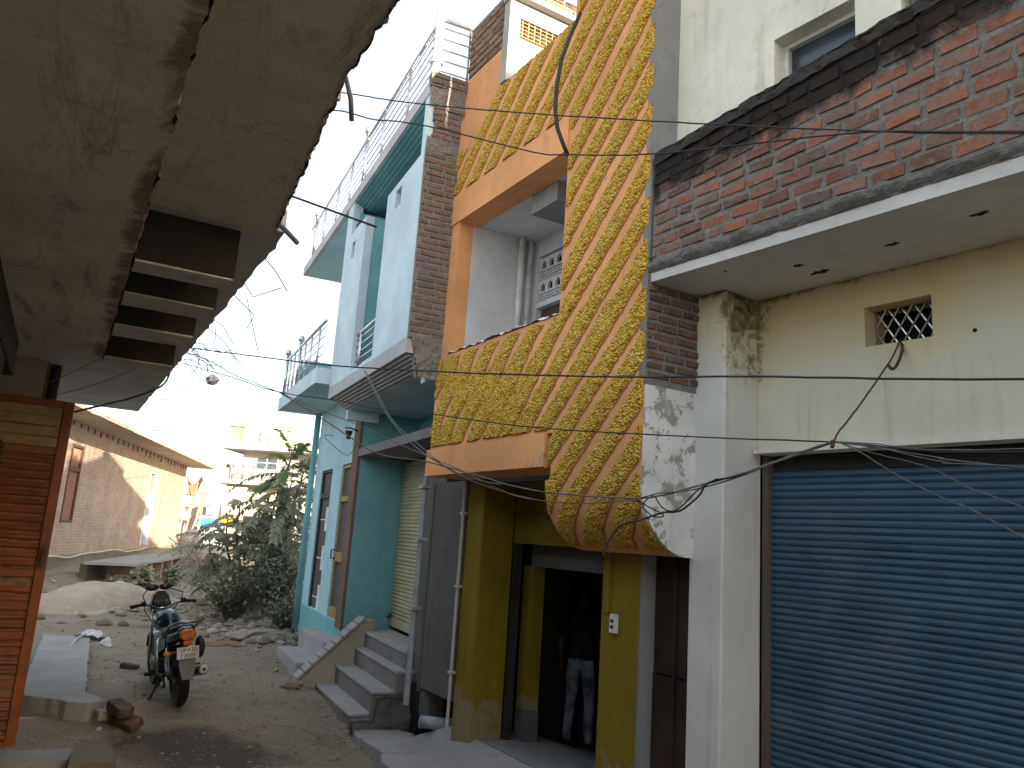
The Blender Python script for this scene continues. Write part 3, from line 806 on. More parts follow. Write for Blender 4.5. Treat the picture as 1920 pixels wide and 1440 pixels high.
# apron in front of the doorway
mb = MB()
mb.add([(-3.7, -.1, .355), (.0, -.1, .355), (.62, 0, .12), (.75, .44, .085), (-3.7, .62, .09), (-3.7, -.1, -.2), (.0, -.1, -.2), (.62, 0, -.2), (.75, .44, -.2), (-3.7, .62, -.2)],
       [(0, 4, 3, 2, 1), (0, 1, 6, 5), (1, 2, 7, 6), (2, 3, 8, 7), (3, 4, 9, 8), (4, 0, 5, 9)])
ap = mb.build('apron', M['slab'], OH)
# ------------------------------------------------------------------ teal house
TH = root('teal_house', (-1.5, 10.2, 0), frame(24.4), 'pale blue house with projecting bay, steel railings and a cream roller shutter', 'house')
mb = MB()
wallhole(mb, 1.94, 4.75, .2, 4.34, -.2, 0, [(2.0, 2.66, .95, 3.27), (3.35, 4.2, .95, 3.25)])
mb.box(4.55, 4.75, -5, -.202, .2, 4.34)
mb.build('ground_wall', M['teal'], TH)
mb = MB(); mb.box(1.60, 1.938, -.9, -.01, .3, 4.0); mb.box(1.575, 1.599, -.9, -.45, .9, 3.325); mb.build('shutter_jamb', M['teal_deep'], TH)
mb = MB(); mb.box(1.597, 1.94, -.009, .035, .88, 3.96); mb.build('door_trim', M['brown'], TH)
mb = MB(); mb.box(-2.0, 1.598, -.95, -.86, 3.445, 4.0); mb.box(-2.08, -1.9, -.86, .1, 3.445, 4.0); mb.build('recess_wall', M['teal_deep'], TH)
mb = MB(); mb.box(-2.0, 1.598, -.86, .03, 3.33, 3.444); mb.build('canopy_slab', M['riser'], TH)
mb = MB(); slats(mb, -.5, 1.55, -.68, 1.08, 3.30, .052, .011); st = mb.build('roller_shutter', M['cream_slat'], TH)
mb = MB(); mb.box(-.5, 1.56, -.69, -.655, .96, 1.078); mb.build('bottom_plate', M['cream_slat'], st)
mb = MB(); mb.tube([(1.49, -.64, 1.1), (1.49, -.6, 1.08), (1.43, -.6, 1.08)], .015, 6); mb.box(1.45, 1.51, -.655, -.64, 1.06, 1.13); mb.build('latch', M['rust'], st)
mb = MB(); mb.box(-1.35, -.5, -.9, -.3, .3, 3.33); mb.build('shop_pier', M['cement_dark'], TH)
# doors
for x0, x1, kind in ((2.0, 2.66, 0), (3.35, 4.2, 1)):
    z0, z1 = .95, 3.26; tr = 2.72 if not kind else 2.8
    d = MB(); w = .055
    d.box(x0 + .003, x0 + w, -.09, -.02, z0, z1); d.box(x1 - w, x1 - .003, -.09, -.02, z0, z1); d.box(x0 + w, x1 - w, -.09, -.02, z1 - .05, z1 - .003); d.box(x0 + w, x1 - w, -.09, -.02, tr - .03, tr + .05)
    do = d.build('door', M['ochrewood'] if not kind else M['iron'], TH)
    tag(do, 'mesh door in an ochre wooden frame' if not kind else 'dark glazed door with strips of white tape')
    q = MB(); q.box(x0 + w, x1 - w, -.065, -.055, z0, z1 - .05); q.build('mesh_panel' if not kind else 'pane', M['mesh'], do)
    q = MB()
    if not kind:
        q.box(x0 + w, x1 - w, -.054, -.02, 1.78, 1.92); q.box(x0 + w, x1 - w, -.054, -.02, z0, z0 + .16); q.box(x0 + w, x0 + w + .035, -.054, -.03, z0 + .16, 1.78)
        q.build('door_rail', M['ochrewood'], do)
        h = MB(); h.tube([(x1 - .03, -.02, 1.95), (x1 - .03, .04, 1.95), (x1 - .03, .04, 1.82), (x1 - .03, -.02, 1.82)], .012, 6); h.build('handle', M['iron'], do)
    else:
        for zc in (2.42, 1.78, 1.14):
            q = MB(); q.box(x0 + .22, x0 + .42, -.0545, -.0525, zc - .2, zc + .2); q.box(x0 + w, x1 - w, -.0522, -.0505, zc - .02, zc); q.build('tape_strip', M['white'], do)
# bay floor with its stepped cornice
mb = MB(); mb.box(-2.10, 1.66, -.95, .55, 4.12, 4.29); mb.build('bay_slab', M['greyband'], TH)
mb = MB()
for i in range(5): mb.box(-2.04, 1.62, -.9, .50 - .045 * i, 4.12 - .024 * (i + 1), 4.12 - .024 * i - .004)
mb.build('cornice', M['greyband'], TH)
mb = MB(); mb.box(-2.04, 1.6, -.9, .26, 3.99, 4.0); mb.box(-1.97, -1.83, -.2, .27, 3.86, 3.989); mb.box(1.5, 1.62, -.2, .27, 3.84, 3.989); mb.build('bay_soffit', M['bayblue'], TH)
# bay front
mb = MB(); wallhole(mb, -2.09, -.67, 4.291, 6.42, .43, .548, [(-1.29, -1.06, 6.09, 6.33)])
wallhole(mb, .42, 1.66, 4.291, 6.56, .43, .548, [(.96, 1.16, 6.13, 6.38)])
mb.box(-.67, .42, .43, .548, 4.2905, 4.33)
mb.box(1.30, 1.66, .41, .548, 6.562, 7.098); mb.box(-2.09, -1.96, .40, .548, 6.422, 7.098)
mb.build('bay_front', M['bayblue'], TH)
mb = MB(); mb.box(.43, .55, -.3, .428, 4.291, 6.555); mb.box(-.8, -.68, -.3, .428, 4.291, 6.415)
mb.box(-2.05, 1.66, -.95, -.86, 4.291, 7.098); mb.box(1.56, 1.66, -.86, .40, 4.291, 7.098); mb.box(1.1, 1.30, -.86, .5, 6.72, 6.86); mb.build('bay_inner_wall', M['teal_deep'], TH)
# bricks showing on the near flank
mb = MB()
mb.box(-2.13, -2.091, .12, .545, 4.28, 6.43, 1); bricks(mb, .12, .545, 4.33, 6.40, -2.13, '-x', L=.19, pitch=.072, gap=.017, m=0)
mb.box(-2.13, -2.091, .12, .47, 6.56, 6.98, 1); bricks(mb, .10, .49, 6.56, 6.98, -2.13, '-x', L=.19, pitch=.072, gap=.017, m=0)
bricks(mb, .02, .56, 7.2, 7.36, -2.15, '-x', L=.2, m=0); mb.box(-2.15, -2.05, .02, .56, 7.19, 7.35, 1)
rough_quad(mb, lambda u, v: ((-2.14, .12 + .43 * u, 6.42 + .15 * v), (-1, 0, 0)), 24, 8, .02, 1, 9)
rough_quad(mb, lambda u, v: ((-2.14, .05 + .5 * u, 6.97 + .24 * v), (-1, 0, 0)), 24, 10, .025, 1, 9)
rough_quad(mb, lambda u, v: ((-2.135, .12 + (.40 - .12 * (1 - v)) * u, 3.86 + .47 * v), (-1, 0, 0)), 24, 20, .03, 1, 8)
rough_quad(mb, lambda u, v: ((-2.13 + .09 * v, .51 - .10 * (1 - u), 3.86 + .45 * u), (0, 1, 0)), 20, 6, .02, 1, 8)
mb.build('flank_brickwork', [M['brickgrey'], M['mortar']], TH)
# roof slab, cornice
mb = MB(); mb.box(-2.10, 5.4, -3.0, .56, 7.10, 7.27); mb.build('roof_slab', M['fascia'], TH)
mb = MB()
for i in range(5): mb.box(-1.955, 1.295, .14, .535 - .05 * i, 7.1 - .022 * (i + 1), 7.1 - .022 * i - .003)
mb.build('roof_cornice', M['teal_deep'], TH)
mb = MB(); mb.box(1.67, 5.3, -2.9, .5, 7.085, 7.098); mb.box(-1.95, 1.55, -.85, .139, 7.08, 7.098); mb.build('roof_soffit', M['teal'], TH)
# far balcony
mb = MB(); mb.box(1.665, 5.15, -1.6, .76, 4.345, 4.58); mb.build('balcony_slab', M['bayblue'], TH)
mb = MB(); mb.box(5.0, 5.14, -.3, .5, 4.582, 5.35); mb.build('balcony_wall', M['teal_deep'], TH); mb = MB(); mb.box(4.3, 4.99, -1.55, -1.43, 4.582, 5.3); mb.build('balcony_wall', M['teal_deep'], TH)
mb = MB(); mb.tube([(4.80, .06, .5), (4.80, .06, 4.343)], .055, 12); mb.build('drainpipe', M['teal_deep'], TH, smooth=True)


def railing(name, path, h, bars, posts, balls, parent, r_=.013, sm='steel'):
    """steel guard rail along a local polyline (x,y,z): thick top rail, thin bars, twin posts, ball finials"""
    rt = MB(); pa = [Vector(p) for p in path]
    rt.tube([p + Vector((0, 0, h)) for p in pa], .024, 8)
    ro = rt.build(name, M[sm], parent, smooth=True)
    b = MB()
    for i in range(bars):
        z = h * (.10 + .76 * i / (bars - 1)); b.tube([p + Vector((0, 0, z)) for p in pa], r_ * .7, 6)
    b.build('rail_bar', M[sm], ro, smooth=True)
    for (k, f) in posts:
        p = pa[k].lerp(pa[k + 1], f); dr = (pa[k + 1] - pa[k]).normalized() * .025
        q = MB(); q.tube([p - dr, p - dr + Vector((0, 0, h))], r_, 6); q.tube([p + dr, p + dr + Vector((0, 0, h))], r_, 6); q.build('rail_post', M[sm], ro, smooth=True)
    for (k, f) in balls:
        p = pa[k].lerp(pa[k + 1], f)
        q = MB(); q.tube([p, p + Vector((0, 0, h + .08))], .03, 10); q.ball(tuple(p + Vector((0, 0, h + .14))), .06, n=8); q.build('newel_post', M['steel'], ro, smooth=True)
    return ro


railing('roof_railing', [(-2.03, .5, 7.27), (5.3, .5, 7.27)], .78, 6, [(0, .14), (0, .30), (0, .55), (0, .68), (0, .82)], [(0, .43), (0, .94)], TH)
railing('roof_railing', [(-2.07, .46, 7.36), (-2.07, -.75, 7.36)], .72, 5, [(0, .3), (0, .72)], [], TH, .012, 'steelgrey')
mb = MB(); mb.tube([(-2.07, .5, 7.34), (-2.07, .5, 8.22)], .05, 12); mb.tube([(-2.07, .5, 7.5), (-2.07, .5, 7.54)], .075, 12); mb.rock((-2.07, .5, 8.24), .05, .05, .05); mb.build('roof_post', M['white'], TH)
railing('balcony_railing', [(1.67, .70, 4.58), (5.1, .70, 4.58)], .72, 5, [(0, .12), (0, .3), (0, .45), (0, .74), (0, .86)], [(0, .6), (0, .98)], TH)
railing('bay_railing', [(-.67, .49, 4.33), (.42, .49, 4.33)], .52, 5, [(0, .82)], [], TH, .016)
mb = MB(); mb.box(.55, 1.5, -1.6, -.5, 7.27, 8.35, 1); bricks(mb, .55, 1.5, 7.4, 8.3, -.5, '+y', L=.21); bricks(mb, -1.6, -.5, 7.3, 8.3, .55, '-x', L=.21); mb.build('roof_room', [M['brickwarm'], M['mortar']], TH)
mb = MB(); mb.box(.6, 4.5, -5, -1.01, .2, 4.1); mb.box(-2.0, 1.5, -5, -.96, 4.3, 7.08); mb.build('inner_mass', M['teal_deep'], TH)
mb = MB()
for (z0, z1, x) in ((.56, 1.55, -1.775), (1.50, 2.9, -1.79)): mb.tube([(x, .10, z0), (x, .10, z1)], .032 if z0 < 1 else .028, 12)
for z in (1.5, 2.2, 2.75): mb.box(-1.85, -1.72, .05, .15, z, z + .03)
mb.build('rain_pipe', M['greypipe'], TH)
# front steps
TR = [(.40, .25), (.16, .49), (-.08, .72), (-.20, .92)]
mb = MB(); rs = MB(); yb = -.66
for i, (y, z) in enumerate(TR):
    x0 = -.70 - (.05 if i == 1 else .1 if i == 2 else 0) + .0; zl = [-.2, .25, .49, .72][i]
    mb.box(x0, 1.40, yb, y, z - .035, z, 0)
    rs.box(x0 + .012, 1.385, yb, y - .014, zl, z - .036, 0)
rs.prism([(.37, -.1), (.37, .20), (.15, .22), (.13, .44), (-.66, .44), (-.66, -.1)], 'x', -.82, -.69, 1)
rough_quad(rs, lambda u, v: ((-.835 - .03 * sin(pi * v), .385 - 1.04 * u, -.1 + (.31 if u < .22 else .55) * v), (-1, 0, 0)), 46, 18, .035, 1, 7)
rough_quad(rs, lambda u, v: ((-.84 + .15 * u, .38, -.1 + .3 * v), (0, 1, 0)), 10, 14, .03, 1, 7)
rough_quad(rs, lambda u, v: ((-.86 + .17 * u, .39 - 1.04 * v, (.21 if v < .22 else .445)), (0, 0, 1)), 10, 46, .015, 1, 9)
sp = rs.build('steps', [M['riser'], M['cement_dark']], TH)
mb.build('tread', M['step'], sp, bevel=.006)
mb = MB()
mb.prism([(.62, .12), (.62, .28), (-.20, 1.06), (-.34, 1.06), (-.34, .12)], 'x', 1.14, 1.385)
mb.build('stringer', M['bandstone'], sp)
mb = MB()
for q in range(9):
    f0, f1 = q / 9, (q + 1) / 9 - .012
    mb.hexa([(1.11, .64 - .84 * f, .285 + .80 * f) for f in (f0,)] + [(1.41, .64 - .84 * f0, .285 + .80 * f0), (1.41, .64 - .84 * f1, .285 + .80 * f1), (1.11, .64 - .84 * f1, .285 + .80 * f1)] +
            [(1.11, .655 - .84 * f0, .315 + .80 * f0), (1.41, .655 - .84 * f0, .315 + .80 * f0), (1.41, .655 - .84 * f1, .315 + .80 * f1), (1.11, .655 - .84 * f1, .315 + .80 * f1)])
mb.build('coping_tile', M['step'], sp)
mb = MB(); mb.box(1.42, 3.2, -.05, .28, .1, .72); mb.box(1.42, 3.0, -.04, .62, .05, .46); mb.build('side_step', M['step'], sp, bevel=.006)
mb = MB(); mb.box(1.66, 4.7, .001, .012, .3, .94); mb.build('plinth_band', M['teal_deep'], TH)
# underside of the broken front step
mb = MB()
for q in range(16): mb.rock((-.75 + q * .13, .36 + RD.uniform(-.02, .06), RD.uniform(.02, .13)), RD.uniform(.05, .1), .06, RD.uniform(.04, .08))
mb.build('rubble_footing', M['cementrough'], sp)
# lamp bracket on the trim
mb = MB(); mb.tube([(1.75, .03, 3.72), (1.72, .16, 3.75), (1.70, .24, 3.74)], .012, 6); mb.lathe([(.03, 0), (.035, .05), (.06, .12)], 1.7, .18, 3.58, 'z', 10); mb.build('lamp_bracket', M['iron'], TH)
# ------------------------------------------------------------------ shop on the left: local x towards the camera (= -s), y out to the street
LS = root('porch_shop', (-4.35, 7.86, 0), radians(29 - 90), 'dark shop with heavy stained concrete porch slabs reaching over the lane', 'building')
def rag(x0, x1, n, y, amp, seed): return [(x0 + (x1 - x0) * i / n, y + amp * (mnoise.noise(Vector((i * .9 + seed, seed, 0))) + .8 * mnoise.noise(Vector((i * .33, seed, 4))))) for i in range(n + 1)]
mb = MB()
e = rag(2.15, 13, 420, .125, .013, 1)
mb.prism([(13, -3.19), (6.21, -3.19), (6.21, -.6), (2.15, -.6)] + e, 'z', 3.45, 3.58)
rough_quad(mb, lambda u, v: ((2.15 + 10.8 * u, .125 + .012 * sin(pi * v), 3.45 + .25 * v), (0, 1, 0)), 300, 6, .018, 1, 14)
s1 = mb.build('porch_slab', [M['leftsoffit'], M['cementrough']], LS); tag(s1, 'lower inner slab with crumbling edge')
mb = MB()
e = rag(5.05, 15, 460, .60, .022, 7); e = [(x, y + .14 * max(0, 1 - (x - 5.05) / 1.6)) for x, y in e]
mb.prism([(15, -.3), (5.05, -.3)] + e, 'z', 3.702, 3.86)
rough_quad(mb, lambda u, v: ((5.05 + 9.9 * u, .60 + .14 * max(0, 1 - u * 9.9 / 1.6), 3.69 + .17 * v), (0, 1, 0)), 300, 4, .025, 1, 10, 3)
mb.build('canopy_slab', [M['leftsoffit'], M['cementrough']], LS)
mb = MB()
mb.prism([(5.05, -1.42), (-3.4, -1.42)] + [(x, y) for x, y in rag(-3.4, 5.05, 90, .80, .02, 21)], 'z', 3.72, 3.84)
mb.build('eave_slab', M['soffit'], LS)
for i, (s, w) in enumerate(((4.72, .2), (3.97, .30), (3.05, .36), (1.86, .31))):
    b = MB(); b.box(s, s + w, .135, .60 + .012 * i, 3.462, 3.72, 0, .5, .005); b.box(s + .004, s + w - .004, .14, .595 + .012 * i, 3.45, 3.4615, 1, .5, .002); b.build('beam', [M['darkwall'], M['beam']], LS)  # shaded sides and lit underside of each beam are put into the colours
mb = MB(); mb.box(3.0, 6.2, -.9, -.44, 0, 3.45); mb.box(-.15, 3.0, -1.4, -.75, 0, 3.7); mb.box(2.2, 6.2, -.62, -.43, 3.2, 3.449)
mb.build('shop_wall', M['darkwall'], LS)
mb = MB(); mb.box(-1.2, -.1, -.9, -.30, 2.6, 3.719); mb.build('upper_wall', M['pinkwall'], LS)
mb = MB(); mb.tube([(-.3, -.22, 3.0), (-.3, -.22, 3.715)], .05, 10); mb.build('drainpipe', M['iron'], LS)
mb = MB(); mb.box(-.9, -.14, -.296, -.27, 3.2, 3.70); mb.build('painted_strip', M['yellowwall'], LS)
mb = MB(); mb.box(-3.4, 6.2, -7, -1.41, 0, 3.70); mb.box(6.2, 15, -7, -3.2, 0, 3.86); mb.build('back_rooms', M['cement'], LS)
mb = MB(); mb.box(-3.4, 15, -7, -.9, 3.87, 3.95); mb.build('roof_slab', M['cement'], LS)
# door leaf swung open across the lane side
x0, x1 = -.03, .03
d = MB(); d.box(x0, x1, -.09, 0.0, .08, 3.32); d.box(x0, x1, -1.05, -.96, .08, 3.32)
for z in (.08, .62, 1.05, 1.62, 2.78, 3.25): d.box(x0 + .004, x1 - .004, -.96, -.091, z, z + .075)
leaf = d.build('door_leaf', M['redwood'], LS, bevel=.006)
tag(leaf, 'open red-brown wooden door leaf of horizontal slats')
d = MB()
z = .16
while z < 2.76:
    if min(abs(z - q) for q in (.62, 1.05, 1.62, 2.78)) > .07:
        d.hexa([(x0 + .012, -.955, z), (x0 + .012, -.095, z), (x1 - .03, -.095, z), (x1 - .03, -.955, z), (x0 + .016, -.955, z + .066), (x0 + .016, -.095, z + .066), (x1 - .045, -.095, z + .066), (x1 - .045, -.955, z + .066)]); d.tube([(x1 - .028, -.955, z + .026), (x1 - .028, -.095, z + .026)], .024, 10)
    z += .082
d.build('door_slat', M['redwood'], leaf)
d = MB(); d.box(x0 + .002, x0 + .011, -.96, -.091, .155, 3.25); d.build('door_back', M['dustywood'], leaf)
d = MB()
for i, z in enumerate((2.86, 2.965, 3.07, 3.165)): d.box(x0 + .01, x1 - .012, -.955, -.095, z, z + .088, 0, .5, .002)
u = d.build('upper_boards', M['paleboard'], leaf); tag(u, 'pale yellow boards across the top of the door')
d = MB(); d.tube([(.045, -.05, 1.9), (.07, -.05, 1.88), (.07, -.05, 1.75), (.045, -.05, 1.73)], .009, 6); d.box(.03, .04, -.08, -.02, 1.70, 1.93); d.build('handle', M['rust'], leaf)
d = MB(); d.box(-.16, -.06, -.12, -.02, .05, 3.3); d.build('door_post', M['redwood'], LS, bevel=.008)
# ragged cloth hanging in front of the boards
mb = MB()
for q in range(7): mb.rock((.10 + RD.uniform(-.02, .02), -.60 + RD.uniform(-.05, .05), 2.88 - q * .055), .04, .055, .06)
ob = mb.build('rag_bundle', M['sacking'], smooth=True); ob.matrix_world = Matrix.Translation(LS.location) @ Matrix.Rotation(radians(29 - 90), 4, 'Z')
tag(ob, 'grubby brown rag bundle hanging against the open slatted door', 'rag')
mb = MB(); mb.box(.5, .62, -.86, -.72, .4, 3.6, 0, .5, .02); mb.build('wall_post', M['pinkwall'], LS)
# pipes and bars poking out of the slab edge
def stub(pts, r_, m, name): 
    q = MB(); q.tube(pts, r_, 8); o = q.build(name, m, LS, smooth=True); return o
stub([(5.30, .45, 3.78), (5.27, .62, 3.75), (5.05, .86, 3.68)], .013, M['greypipe'], 'spout_pipe')
stub([(6.58, .45, 3.78), (6.55, .62, 3.755), (6.5, .66, 3.71), (6.45, .685, 3.66)], .009, M['greypipe'], 'spout_pipe')
stub([(5.46, .5, 3.77), (5.45, 1.14, 3.71)], .0055, M['iron'], 'rebar')
for q in range(10):
    xx = RD.uniform(-.5, 5.0); yy = .74 + .0 * xx
    stub([(xx, yy, 3.76), (xx + RD.uniform(-.12, .12), yy + RD.uniform(.1, .22), 3.72 + RD.uniform(-.12, .1)), (xx + RD.uniform(-.2, .2), yy + RD.uniform(.15, .4), 3.66 + RD.uniform(-.25, .12))], .003, M['iron'], 'rebar')
# hooks under the beams
for s in (4.62, 3.8, 2.9):
    q = MB()
    q.tube([(s, .24 + .05 * cos(w), 3.66 + .05 * sin(w)) for w in [2 * pi * i / 12 for i in range(13)]], .008, 5); q.build('iron_ring', M['iron'], LS)
# tangled twigs and wire caught on the eave
mb = MB()
for q in range(14):
    p = Vector((1.6 + RD.uniform(-.5, .5), .82, 3.72)); pts = [p]
    dr = Vector((RD.uniform(-1, 1), RD.uniform(.3, 1), RD.uniform(-1.0, .5))).normalized()
    for i in range(5):
        p = p + dr * .09; dr = (dr + Vector((RD.uniform(-.6, .6), RD.uniform(-.5, .5), RD.uniform(-.7, .5)))).normalized(); pts.append(p)
    mb.tube(pts, .0028, 4)
ob = mb.build('wire_tangle', M['cablegrey']); ob.matrix_world = Matrix.Translation(LS.location) @ Matrix.Rotation(radians(29 - 90), 4, 'Z')
tag(ob, 'tangle of loose wires and twigs caught on the edge of the concrete eave', 'wires')

# ------------------------------------------------------------------ ground
def smooth(a, b, x): x = min(1, max(0, (x - a) / (b - a))); return x * x * (3 - 2 * x)
def hgt(x, y):
    z = .25 - .115 * (9.2 - y) if y < 9.2 else .25 + .027 * (min(y, 46) - 9.2)
    if x > -3.4: z -= .105 * (x + 3.4) * (1 - .6 * smooth(14, 22, y))
    z = max(z, -.02)
    # ditch beside the walkway
    o = (x + 12.7) * .982 + (y - 23.2) * .187
    z -= .38 * smooth(1.0, 1.8, o) * (1 - smooth(3.0, 5.0, o)) * smooth(16, 19, y) * (1 - smooth(32, 36, y))
    return z
def hn(x, y):
    return hgt(x, y) + .035 * mnoise.noise(Vector((x * .8, y * .8, 0))) + .022 * mnoise.noise(Vector((x * 3, y * 3, 2))) + .012 * mnoise.noise(Vector((x * 11, y * 11, 5)))
mb = MB()
xs = []; x = -34.0
while x < 16: xs.append(x); x += .09 if -9 < x < 1 else .45
ys = []; y = -8.0
while y < 75: ys.append(y); y += .09 if 6.5 < y < 17 else (.3 if y < 32 else .9)
nx = len(xs)
vs = [(x, y, hn(x, y)) for y in ys for x in xs]
mb.add(vs, [(j * nx + i, j * nx + i + 1, (j + 1) * nx + i + 1, (j + 1) * nx + i) for j in range(len(ys) - 1) for i in range(nx - 1)])
X0, X1, Y0, Y1 = xs[0], xs[-1], ys[0], ys[-1]
B = 1500
def rim(ax, ay, bx, by, cx, cy, dx, dy): mb.add([(ax, ay, hn(ax, ay)), (bx, by, hn(bx, by)), (cx, cy, 1.0), (dx, dy, 1.0)], [(0, 1, 2, 3)])
rim(X0, Y1, X1, Y1, B, B, -B, B); rim(X1, Y0, X0, Y0, -B, -B, B, -B); rim(X0, Y0, X0, Y1, -B, B, -B, -B); rim(X1, Y1, X1, Y0, B, -B, B, B)
gr = mb.build('ground', M['dirt'], smooth=True); tag(gr, kind='structure')

def stones(name, spots, m, label, lo, hi, kind='stuff', flat=.6):
    q = MB()
    for (cx, cy, rx, ry, n) in spots:
        for i in range(n):
            x, y = cx + RD.gauss(0, rx), cy + RD.gauss(0, ry); s_ = RD.uniform(lo, hi) * (RD.random() ** 1.5 * 1.2 + .3)
            q.rock((x, y, hn(x, y) + s_ * .2), s_, s_ * RD.uniform(.6, 1), s_ * flat)
    o = q.build(name, m); tag(o, label, 'rubble', kind=kind); return o
stones('rubble', [(-7.2, 17.5, 1.0, 1.4, 300), (-8.6, 19.5, .8, 1.5, 260), (-9.6, 18, .5, 1.2, 90), (-4.4, 15.0, .5, .9, 220), (-3.6, 14.2, .5, .6, 120), (-2.6, 12.4, .3, .7, 60)], M['rubble'], 'loose broken stone and brick rubble lying along the dirt lane', .025, .12)
stones('gravel', [(-3, 10, 1.4, 2.2, 900), (-2.2, 8.6, .9, .8, 450), (-5, 13, 1.6, 2.5, 700), (-1.7, 9.6, .25, .9, 260)], M['rubble'], 'fine gravel scattered over the dirt lane', .006, .02)
q = MB()
for i in range(46):
    x, y = -3.2 + RD.gauss(0, 1.0), 9.2 + RD.gauss(0, 1.7); s_ = RD.uniform(.004, .011); a = RD.uniform(0, 3)
    z = hn(x, y) + .008
    q.add([(x + s_ * cos(a + k * pi / 2) * RD.uniform(.6, 1.4), y + s_ * sin(a + k * pi / 2), z + RD.uniform(0, .01)) for k in range(4)], [(0, 1, 2, 3)])
o = q.build('litter_scraps', M['white']); tag(o, 'tiny white scraps of litter scattered on the dirt', 'litter', kind='stuff')
# bigger stones one can tell apart
for i, (px, py, t, sx, sy, sz, lab) in enumerate(((478, 1222, 13.2, .5, .3, .16, 'broad pale stone slab lying beside the gap in the lane'), (212, 1078, 19.0, .22, .2, .14, 'rounded buff boulder at the foot of the walkway'), (250, 1104, 18.5, .28, .2, .13, 'angular grey stone on the rubble behind the motorcycle'), (268, 1128, 17, .2, .14, .1, 'small pinkish stone on the red earth behind the motorcycle'), (366, 1118, 17.5, .28, .2, .16, 'whitish stone at the edge of the shrub debris'), (400, 1230, 12.5, .5, .22, .07, 'flat grey flagstone in the middle of the lane'))):
    p = at(px, py, t); q = MB(); q.rock((0, 0, 0), sx, sy, sz, 0, .3 + .12 * i); o = q.build('stone', M['rubble'], bevel=.01); o.location = (p.x, p.y, hn(p.x, p.y) + sz * .25); tag(o, lab, 'stone')
# loose bricks
def brick(px, py, z, rz, rx, lab, s_=1.0, m='brickloose'):
    v = at(px, py, 1) - EYE; t = (z - EYE.z) / v.z; p = EYE + v * t
    q = MB(); q.box(-.12 * s_, .12 * s_, -.058 * s_, .058 * s_, -.04 * s_, .04 * s_, 0, .4, .006); o = q.build('brick', M[m], bevel=.008)
    o.location = p; o.rotation_euler = (rx, radians(7), rz); return tag(o, lab, 'brick')
brick(225, 1328, .36, -.7, .1, 'brown brick lying tilted across two others by the door', 1.25)
brick(238, 1352, .24, -.45, .5, 'brown brick on edge at the right of the little heap', 1.3)
brick(203, 1340, .26, .9, .1, 'grey broken brick at the left of the little heap', 1.1, 'rubble')
brick(243, 1250, .32, .05, 0, 'dark brick lying alone beside the motorcycle', .95)
brick(197, 1199, .36, .2, 0, 'small brick half under the white scraps near the concrete pad', .7)
# concrete floors on the left
def pad(name, pts, z0, z1, m, lab, cat='paving', bev=.012):
    P = []
    for i, a in enumerate(pts):
        b = pts[(i + 1) % len(pts)]; n = max(2, int(math.dist(a, b) / .09))
        for k in range(n): f = k / n; P.append((a[0] + (b[0] - a[0]) * f + RD.gauss(0, .009), a[1] + (b[1] - a[1]) * f + RD.gauss(0, .009)))
    q = MB(); q.prism(P, 'z', z0, z1); o = q.build(name, M[m], bevel=.006); return tag(o, lab, cat)
pad('concrete_pad', [(-7.0, 12.9), (-4.9, 8.75), (-4.3, 8.55), (-4.06, 8.55), (-3.98, 8.72), (-4.1, 8.85), (-4.38, 9.1), (-6.3, 12.95)], .02, .37, 'pad', 'smooth grey concrete pad stained yellow behind the open door')
pad('concrete_pad', [(-5.3, 8.3), (-4.9, 7.2), (-3.95, 7.4), (-3.6, 7.6), (-3.75, 8.1), (-3.95, 8.45), (-4.6, 8.6)], -.2, .11, 'pad', 'low grey concrete floor at the foot of the open door')
pad('concrete_kerb', [(-4.38, 8.6), (-3.88, 8.55), (-3.55, 8.05), (-3.25, 7.5), (-3.6, 7.35), (-3.9, 8.1)], -.2, .135, 'padrough', 'rough brown concrete strip along the edge of the low floor', 'kerb')
pad('concrete_kerb', [(-4.35, 9.05), (-6.2, 12.8), (-5.6, 12.8), (-3.85, 9.2)], -.05, .27, 'padrough', 'worn dusty strip beside the stained concrete pad', 'kerb')
q = MB(); q.tube([(-5.0, 8.40, .17), (-3.98, 8.71, .185)], .026, 10); q.tube([(-4.0, 8.70, .185), (-3.92, 8.73, .186)], .034, 10); o = q.build('pipe', M['ivorypipe'], smooth=True); tag(o, 'white plastic pipe lying across the low concrete floor', 'pipe')
q = MB(); q.box(-.05, .05, -.028, .028, -.02, .02, 0, .5, .004); o = q.build('plastic_block', M['white'], bevel=.005); o.location = (-3.86, 8.42, .15); o.rotation_euler = (0, .1, -1.1); tag(o, 'small white block lying below the pipe end', 'litter')
q = MB(); q.tube([(-6.38, 13.1, .42), (-6.3, 12.6, .40), (-6.1, 12.0, .36), (-5.9, 11.6, .34)], .016, 6); o = q.build('hose', M['ivorypipe'], smooth=True); tag(o, 'pale hose lying along the edge of the stained pad', 'hose')
def sheet(name, px, py, z, w, h, lab, m, seed):
    v = at(px, py, 1) - EYE; t = (z - EYE.z) / v.z; p = EYE + v * t; q = MB()
    rough_quad(q, lambda u, vv: ((w * (u - .5) * (1 - .4 * vv), h * (vv - .5) + .1 * w * sin(4 * u), .05 * sin(pi * u) * sin(pi * vv)), (0, 0, 1)), 14, 12, .07, 0, 7, seed)
    o = q.build(name, M[m], smooth=True); o.location = p; tag(o, lab, 'litter')
sheet('plastic_bag', 172, 1190, .40, .42, .35, 'crumpled white plastic bag beside the concrete pad', 'plastic', 2)
sheet('paper_scrap', 200, 1207, .36, .26, .12, 'flat white paper scrap near the lone brick', 'white', 5)
